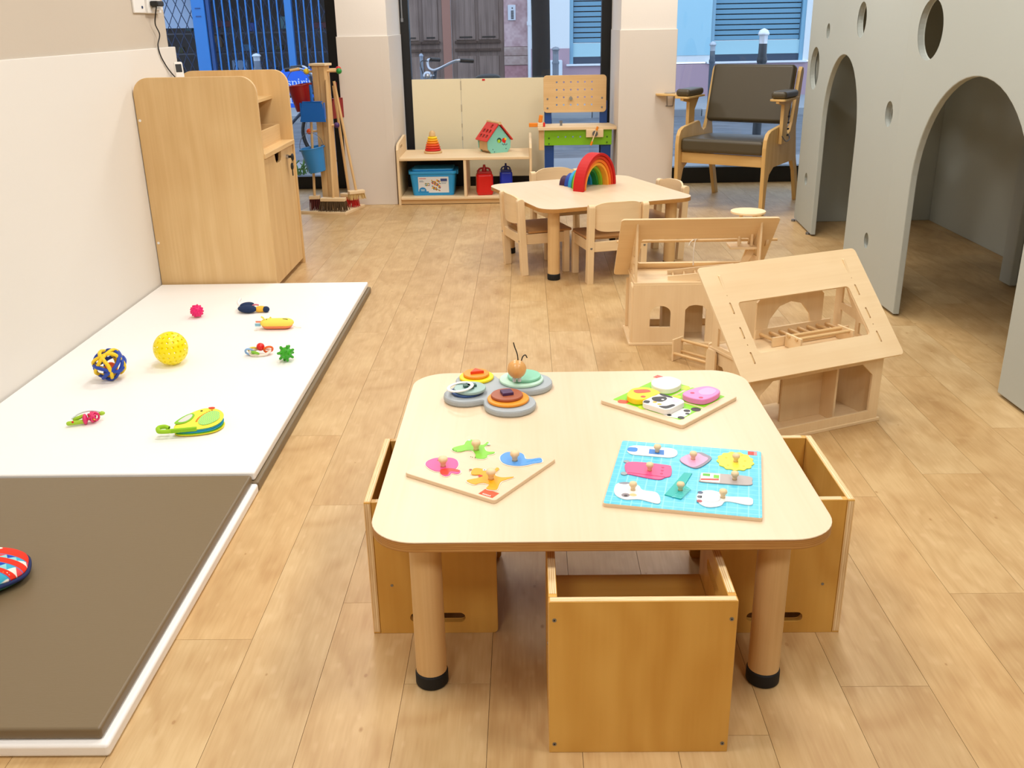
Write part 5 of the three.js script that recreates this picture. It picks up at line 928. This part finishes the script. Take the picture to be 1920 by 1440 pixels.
{ // rope ball of blue and yellow bands round an orange core
  const o = thing('band_ball', 'woven blue and yellow band ball with orange core', 'ball', [-1.697, MAT, -3.609], 0.3), R = 0.0625;
  const axes = [[0, 1, 0.15], [0.95, 0.3, 0.1], [-0.35, 0.5, 0.85], [0.55, -0.35, 0.8], [-0.75, 0.45, 0.3], [0.2, 0.6, -0.8]];
  axes.forEach((ax, i) => {
    const g = new THREE.TorusGeometry(R - 0.0035, 0.0066, 8, 60); g.scale(1, 1, 1.25);
    const q = new THREE.Quaternion().setFromUnitVectors(V(0, 0, 1), V(...ax).normalize());
    const p = g.attributes.position, v = V(0, 0, 0);
    for (let k = 0; k < p.count; k++) { v.fromBufferAttribute(p, k); const a = Math.atan2(v.y, v.x), w = 1 + 0.03 * Math.sin(a * 5 + i); v.x *= w; v.y *= w; const l = 0.0; p.setXYZ(k, v.x, v.y, v.z + 0.012 * Math.sin(a * 2 + i)); }
    g.applyQuaternion(q); g.computeVertexNormals(); g.translate(0, R + 0.003, 0);
    part('band', [g], i % 2 ? solid(0xf6d018, 0.5) : solid(0x1440a8, 0.5), o);
  });
  part('inner_ball', [ball(0.004, R - 0.012, 0.006, 0.024)], P.deepOrange, o);
}
{ // navy and yellow soft toy
  const o = thing('soft_bee_toy', 'navy and yellow soft toy with white tail on the white mat', 'soft toy', [-1.365, MAT, -4.55]);
  const nv = std(0x142c52, 0.85), yl = std(0xf0b83a, 0.85);
  const blob = (x, y, z, a, b, c, ry = 0) => new THREE.SphereGeometry(1, 22, 14).scale(a, b, c).rotateY(ry).translate(x, y, z);
  part('body', [blob(-0.03, 0.02, 0.01, 0.05, 0.02, 0.028, -0.2), blob(-0.035, 0.034, -0.01, 0.036, 0.014, 0.02, 0.5)], nv, o);
  part('yellow_arm', [blob(0.035, 0.0165, 0.005, 0.032, 0.016, 0.018, 0.15)], yl, o); part('tip', [blob(0.062, 0.0155, 0.007, 0.018, 0.0152, 0.0165)], nv, o);
  part('ribbon', [tube([[-0.01, 0.03, 0], [0.005, 0.035, -0.01], [0.02, 0.03, -0.02]], 0.004, 16, 6)], solid(0xe07a8a), o);
  part('white_tail', [tube([[-0.07, 0.02, -0.02], [-0.09, 0.035, -0.05], [-0.085, 0.05, -0.075]], 0.008, 20, 8)], P.white, o);
}
{ // yellow caterpillar rattle
  const o = thing('soft_caterpillar', 'yellow and coral soft animal toy lying on the white mat', 'soft toy', [-1.18, MAT, -4.272]);
  const body = (y, h, w, l) => new THREE.CapsuleGeometry(1, 2, 6, 20).rotateZ(Math.PI / 2).scale(l / 4, h, w).translate(0, y, 0);
  part('belly', [body(0.018, 0.018, 0.033, 0.145)], std(0xf08a5a, 0.85), o, 'coral underside'); part('back', [body(0.0285, 0.02, 0.036, 0.158)], std(0xf4dc5c, 0.85), o, 'yellow back');
  part('ear', [tube([[-0.055, 0.045, 0.01], [-0.062, 0.056, 0.008], [-0.07, 0.06, 0.006]], 0.004, 12, 6), tube([[-0.03, 0.046, -0.012], [-0.034, 0.052, -0.014]], 0.004, 8, 6)], std(0xf4dc5c, 0.85), o);
  part('eye', [ball(-0.045, 0.047, 0.01, 0.003, 8, 6), tube([[0.03, 0.0485, 0.006], [0.045, 0.0487, 0.01], [0.055, 0.047, 0.012]], 0.0014, 10, 5)], M.black, o);
  part('tag', [box(-0.105, -0.078, 0.012, 0.026, 0.0, 0.003)], solid(0x8cc0d8), o); part('tag', [box(-0.1, -0.075, 0.03, 0.038, 0.0, 0.003)], solid(0xf08a6a), o);
  part('cord', [tube([[0.074, 0.012, 0], [0.09, 0.006, 0.004], [0.112, 0.003, 0.002]], 0.0016, 16, 5), tube([[-0.07, 0.01, 0.02], [-0.085, 0.004, 0.03], [-0.1, 0.003, 0.04]], 0.0016, 16, 5)], solid(0xe8dccc), o);
}
{ // ring teether
  const o = thing('ring_teether', 'teether of coloured rings with red bead on the white mat', 'teether', [-1.163, MAT, -3.89]);
  const ring = (x, y, z, r, t, rx, rz, m, nm = 'ring') => part(nm, [new THREE.TorusGeometry(r, t, 10, 30).rotateX(rx).rotateZ(rz).translate(x, y, z)], m, o);
  ring(-0.042, 0.02, 0.012, 0.017, 0.0045, 0.5, 0, solid(0x8ab4e2, 0.4)); ring(-0.034, 0.022, -0.012, 0.018, 0.0042, 0.9, 0.3, solid(0xf0d040, 0.4)); ring(-0.014, 0.016, 0.022, 0.015, 0.0045, 0.9, -0.3, solid(0x86c832, 0.4)); ring(0.037, 0.024, -0.004, 0.018, 0.0048, 0.7, 0.5, solid(0xf0681c, 0.4));
  part('bead', [ball(0.004, 0.036, -0.004, 0.0175)], solid(0xe01c18, 0.3), o);
  part('handle', [tube([[-0.045, 0.012, 0.0], [-0.03, 0.006, 0.018], [0.0, 0.006, 0.024], [0.03, 0.009, 0.018], [0.046, 0.02, 0.004], [0.03, 0.022, -0.016], [-0.01, 0.02, -0.022], [-0.04, 0.016, -0.014]], 0.006, 60, 10, true)], solid(0xf2e6d8, 0.4), o);
}
{ // pink and green rattle
  const o = thing('bead_rattle', 'pink and lime rattle lying on the white mat', 'rattle', [-1.6, MAT, -3.15], 0.35);
  const pk = solid(0xe2326e, 0.4), lm = solid(0xa4cc2e, 0.4);
  part('handle', [new THREE.CapsuleGeometry(0.008, 0.05, 6, 14).rotateZ(Math.PI / 2).translate(-0.035, 0.013, 0.008), new THREE.CapsuleGeometry(0.007, 0.03, 6, 14).rotateZ(Math.PI / 2 + 0.3).translate(-0.025, 0.024, -0.008)], lm, o);
  part('collar', [new THREE.SphereGeometry(0.02, 20, 14).scale(0.45, 1, 1).translate(-0.004, 0.02, 0.004)], pk, o);
  for (let i = 0; i < 5; i++) part('loop', [new THREE.TorusGeometry(0.0165, 0.0042, 8, 26).rotateY(i * 1.2).rotateX(0.4 * i).translate(0.022 + 0.004 * Math.cos(i), 0.0225, -0.002 + 0.004 * Math.sin(i))], pk, o);
  part('tip', [new THREE.SphereGeometry(0.01, 14, 10).scale(1.2, 0.8, 0.8).translate(0.052, 0.028, -0.012)], lm, o);
  part('clear_arch', [tube([[-0.05, 0.024, -0.004], [-0.02, 0.038, -0.014], [0.02, 0.042, -0.014], [0.05, 0.034, -0.012]], 0.003, 24, 8)], solid(0xd8e2e0, 0.15), o);
  part('bead', [ball(0.028, 0.02, 0.012, 0.006, 10, 8), ball(0.014, 0.031, 0.004, 0.005, 10, 8)], P.yellow, o); part('bead', [ball(-0.045, 0.019, 0.014, 0.004, 10, 8)], P.red, o);
}
{ // cloth bird book
  const o = thing('cloth_book', 'yellow bird shaped cloth book with green strap on the white mat', 'cloth book', [-1.17, MAT, -3.085], 12 * D2R);
  const leaf = smooth([[-0.078, 0.042], [-0.07, 0.0], [-0.035, -0.052], [0.015, -0.082], [0.06, -0.07], [0.085, -0.03], [0.08, 0.02], [0.05, 0.052], [0.0, 0.062], [-0.045, 0.058]], 50);
  const page = (y, rx, m, nm, s = 1) => part(nm, [pillow(leaf.map(([x, z]) => [x * s, z * s]), 0.012, 6, 6).translate(0, 0, 0.05).rotateX(rx).translate(0, y, -0.05)], m, o);
  page(0.0, 0, std(0xf2df2a, 0.85), 'page'); page(0.008, 0.04, std(0x6ac02a, 0.85), 'page', 0.97); page(0.0175, 0.075, std(0x2aa0c8, 0.85), 'page', 0.985); page(0.0275, 0.11, std(0x37a6c0, 0.85), 'page', 0.98); page(0.0365, 0.14, std(0xf6e94c, 0.85), 'cover', 1);
  const top = (pts, m, nm, l = 0) => part(nm, [flat(smooth(pts, 36), 0, 0.002, 0.0005).translate(0, 0.0118 + l * 0.001, 0.05).rotateX(0.14).translate(0, 0.0365, -0.05)], m, o);
  const wv = texture(128, 128, (u, v) => { const k = 0.5 + 0.5 * Math.sin((v * 16 + 0.25 * Math.sin(u * 50)) * 6.283); return mixc([120, 214, 150], [206, 228, 90], k); }); wv.repeat.set(9, 9);
  top([[0.004, 0.03], [0.008, -0.01], [0.04, -0.046], [0.068, -0.038], [0.074, -0.01], [0.07, 0.016], [0.045, 0.04], [0.02, 0.046]], woodMat(wv, 0.85), 'belly_patch');
  top([[-0.078, 0.02], [-0.06, -0.014], [-0.03, -0.04], [-0.014, -0.03], [-0.022, 0.002], [-0.046, 0.024]], std(0x86c832, 0.85), 'wing', 1); top([[-0.066, 0.012], [-0.05, -0.014], [-0.03, -0.032], [-0.02, -0.026], [-0.028, 0.0], [-0.046, 0.016]], std(0xd6d8cf, 0.85), 'wing_patch', 2);
  top([[0.03, -0.074], [0.046, -0.076], [0.054, -0.068], [0.04, -0.064]], std(0xe6503a, 0.85), 'beak'); top([[0.004, -0.056], [0.01, -0.058], [0.012, -0.054], [0.006, -0.052]], P.black, 'eye');
  for (let i = 0; i < 12; i++) { const a = i / 11, x = -0.004 + 0.044 * a * a + 0.004 * a, z = 0.018 - 0.072 * a; top([[x - 0.0035, z], [x, z - 0.0025], [x + 0.0035, z], [x, z + 0.0025]], std(0xf08a24, 0.85), 'stitched_letter'); }
  part('strap', [box(-0.09, 0.0, 0.02, 0.034, 0.05, 0.062, 0.002, 'x')], std(0x8cc41e, 0.85), o);
  part('strap_loop', [tube([[-0.085, 0.027, 0.056], [-0.108, 0.027, 0.056], [-0.128, 0.028, 0.05], [-0.13, 0.034, 0.035], [-0.11, 0.034, 0.028], [-0.095, 0.03, 0.035]], 0.008, 40, 8)], std(0x9ccc28, 0.85), o);
}
{ // red patterned soft fish at the left edge
  const c = document.createElement('canvas'); c.width = c.height = 512; const x = c.getContext('2d');
  x.fillStyle = '#ee2f12'; x.fillRect(0, 0, 512, 512);
  const tri = ['#1848b8', '#8ed2d8', '#3fb0d0', '#f4efe4', '#e84a50', '#8ed2d8'];
  for (const [y, h] of [[150, 34], [240, 42], [318, 42], [396, 44]]) { x.fillStyle = '#7fccd4'; x.fillRect(0, y, 512, h); for (let i = 0; i < 26; i++) { x.fillStyle = tri[i % 6]; x.beginPath(); const a = i * 22; if (i % 2) { x.moveTo(a, y + h); x.lineTo(a + 44, y + h); x.lineTo(a + 22, y); } else { x.moveTo(a, y); x.lineTo(a + 44, y); x.lineTo(a + 22, y + h); } x.fill(); } x.fillStyle = '#3f7fc8'; x.fillRect(0, y - 5, 512, 5); }
  for (let i = 0; i < 90; i++) { x.fillStyle = ['#f6c04a', '#fff', '#7fb4f0'][i % 3]; x.fillRect((i * 67) % 512, (i % 2 ? 294 : 372) + (i * 13) % 18, 4, 4); }
  x.fillStyle = '#2a62b4'; x.beginPath(); x.ellipse(250, 165, 120, 52, 0.15, 0, 7); x.fill(); for (let i = 0; i < 26; i++) { x.fillStyle = ['#fff', '#d060a0', '#8ed2f0'][i % 3]; x.fillRect(160 + (i * 41) % 180, 132 + (i * 29) % 64, 6, 6); }
  x.fillStyle = '#f6f2ea'; x.beginPath(); x.ellipse(255, 70, 74, 42, 0, 0, 7); x.fill(); x.fillStyle = '#15130f'; x.beginPath(); x.ellipse(250, 64, 44, 27, 0, 0, 7); x.fill();
  const t = new THREE.CanvasTexture(c); t.colorSpace = THREE.SRGBColorSpace;
  const o = thing('soft_fish', 'red plush fish with triangle patterned stripes on the brown mat', 'soft toy', [-1.438, MAT, -2.115], -0.12);
  const out = smooth([[0.12, -0.04], [0.132, 0.0], [0.118, 0.035], [0.1, 0.06], [0.09, 0.1], [0.0, 0.118], [-0.11, 0.11], [-0.16, 0.02], [-0.12, -0.085], [0.0, -0.105], [0.08, -0.09]], 60);
  part('body', [pillow(out, 0.062, 8, 3)], new THREE.MeshStandardMaterial({ map: t, roughness: 0.85 }), o);
  part('trim', [tube(out.filter((_, i) => i % 2 === 0).map(([a, b]) => [a, 0.022, b]), 0.006, 90, 6, true)], std(0x1c2a5a, 0.85), o);
  part('underside', [pillow(out.map(([a, b]) => [a * 0.93, b * 0.97 + 0.008]), 0.03, 6, 5)], std(0x3f8a78, 0.85), o);
}
scene.updateMatrixWorld(true);
scene.traverse((o) => { if (o.isMesh) { o.castShadow = true; o.receiveShadow = true; } });
renderer.render(scene, camera);
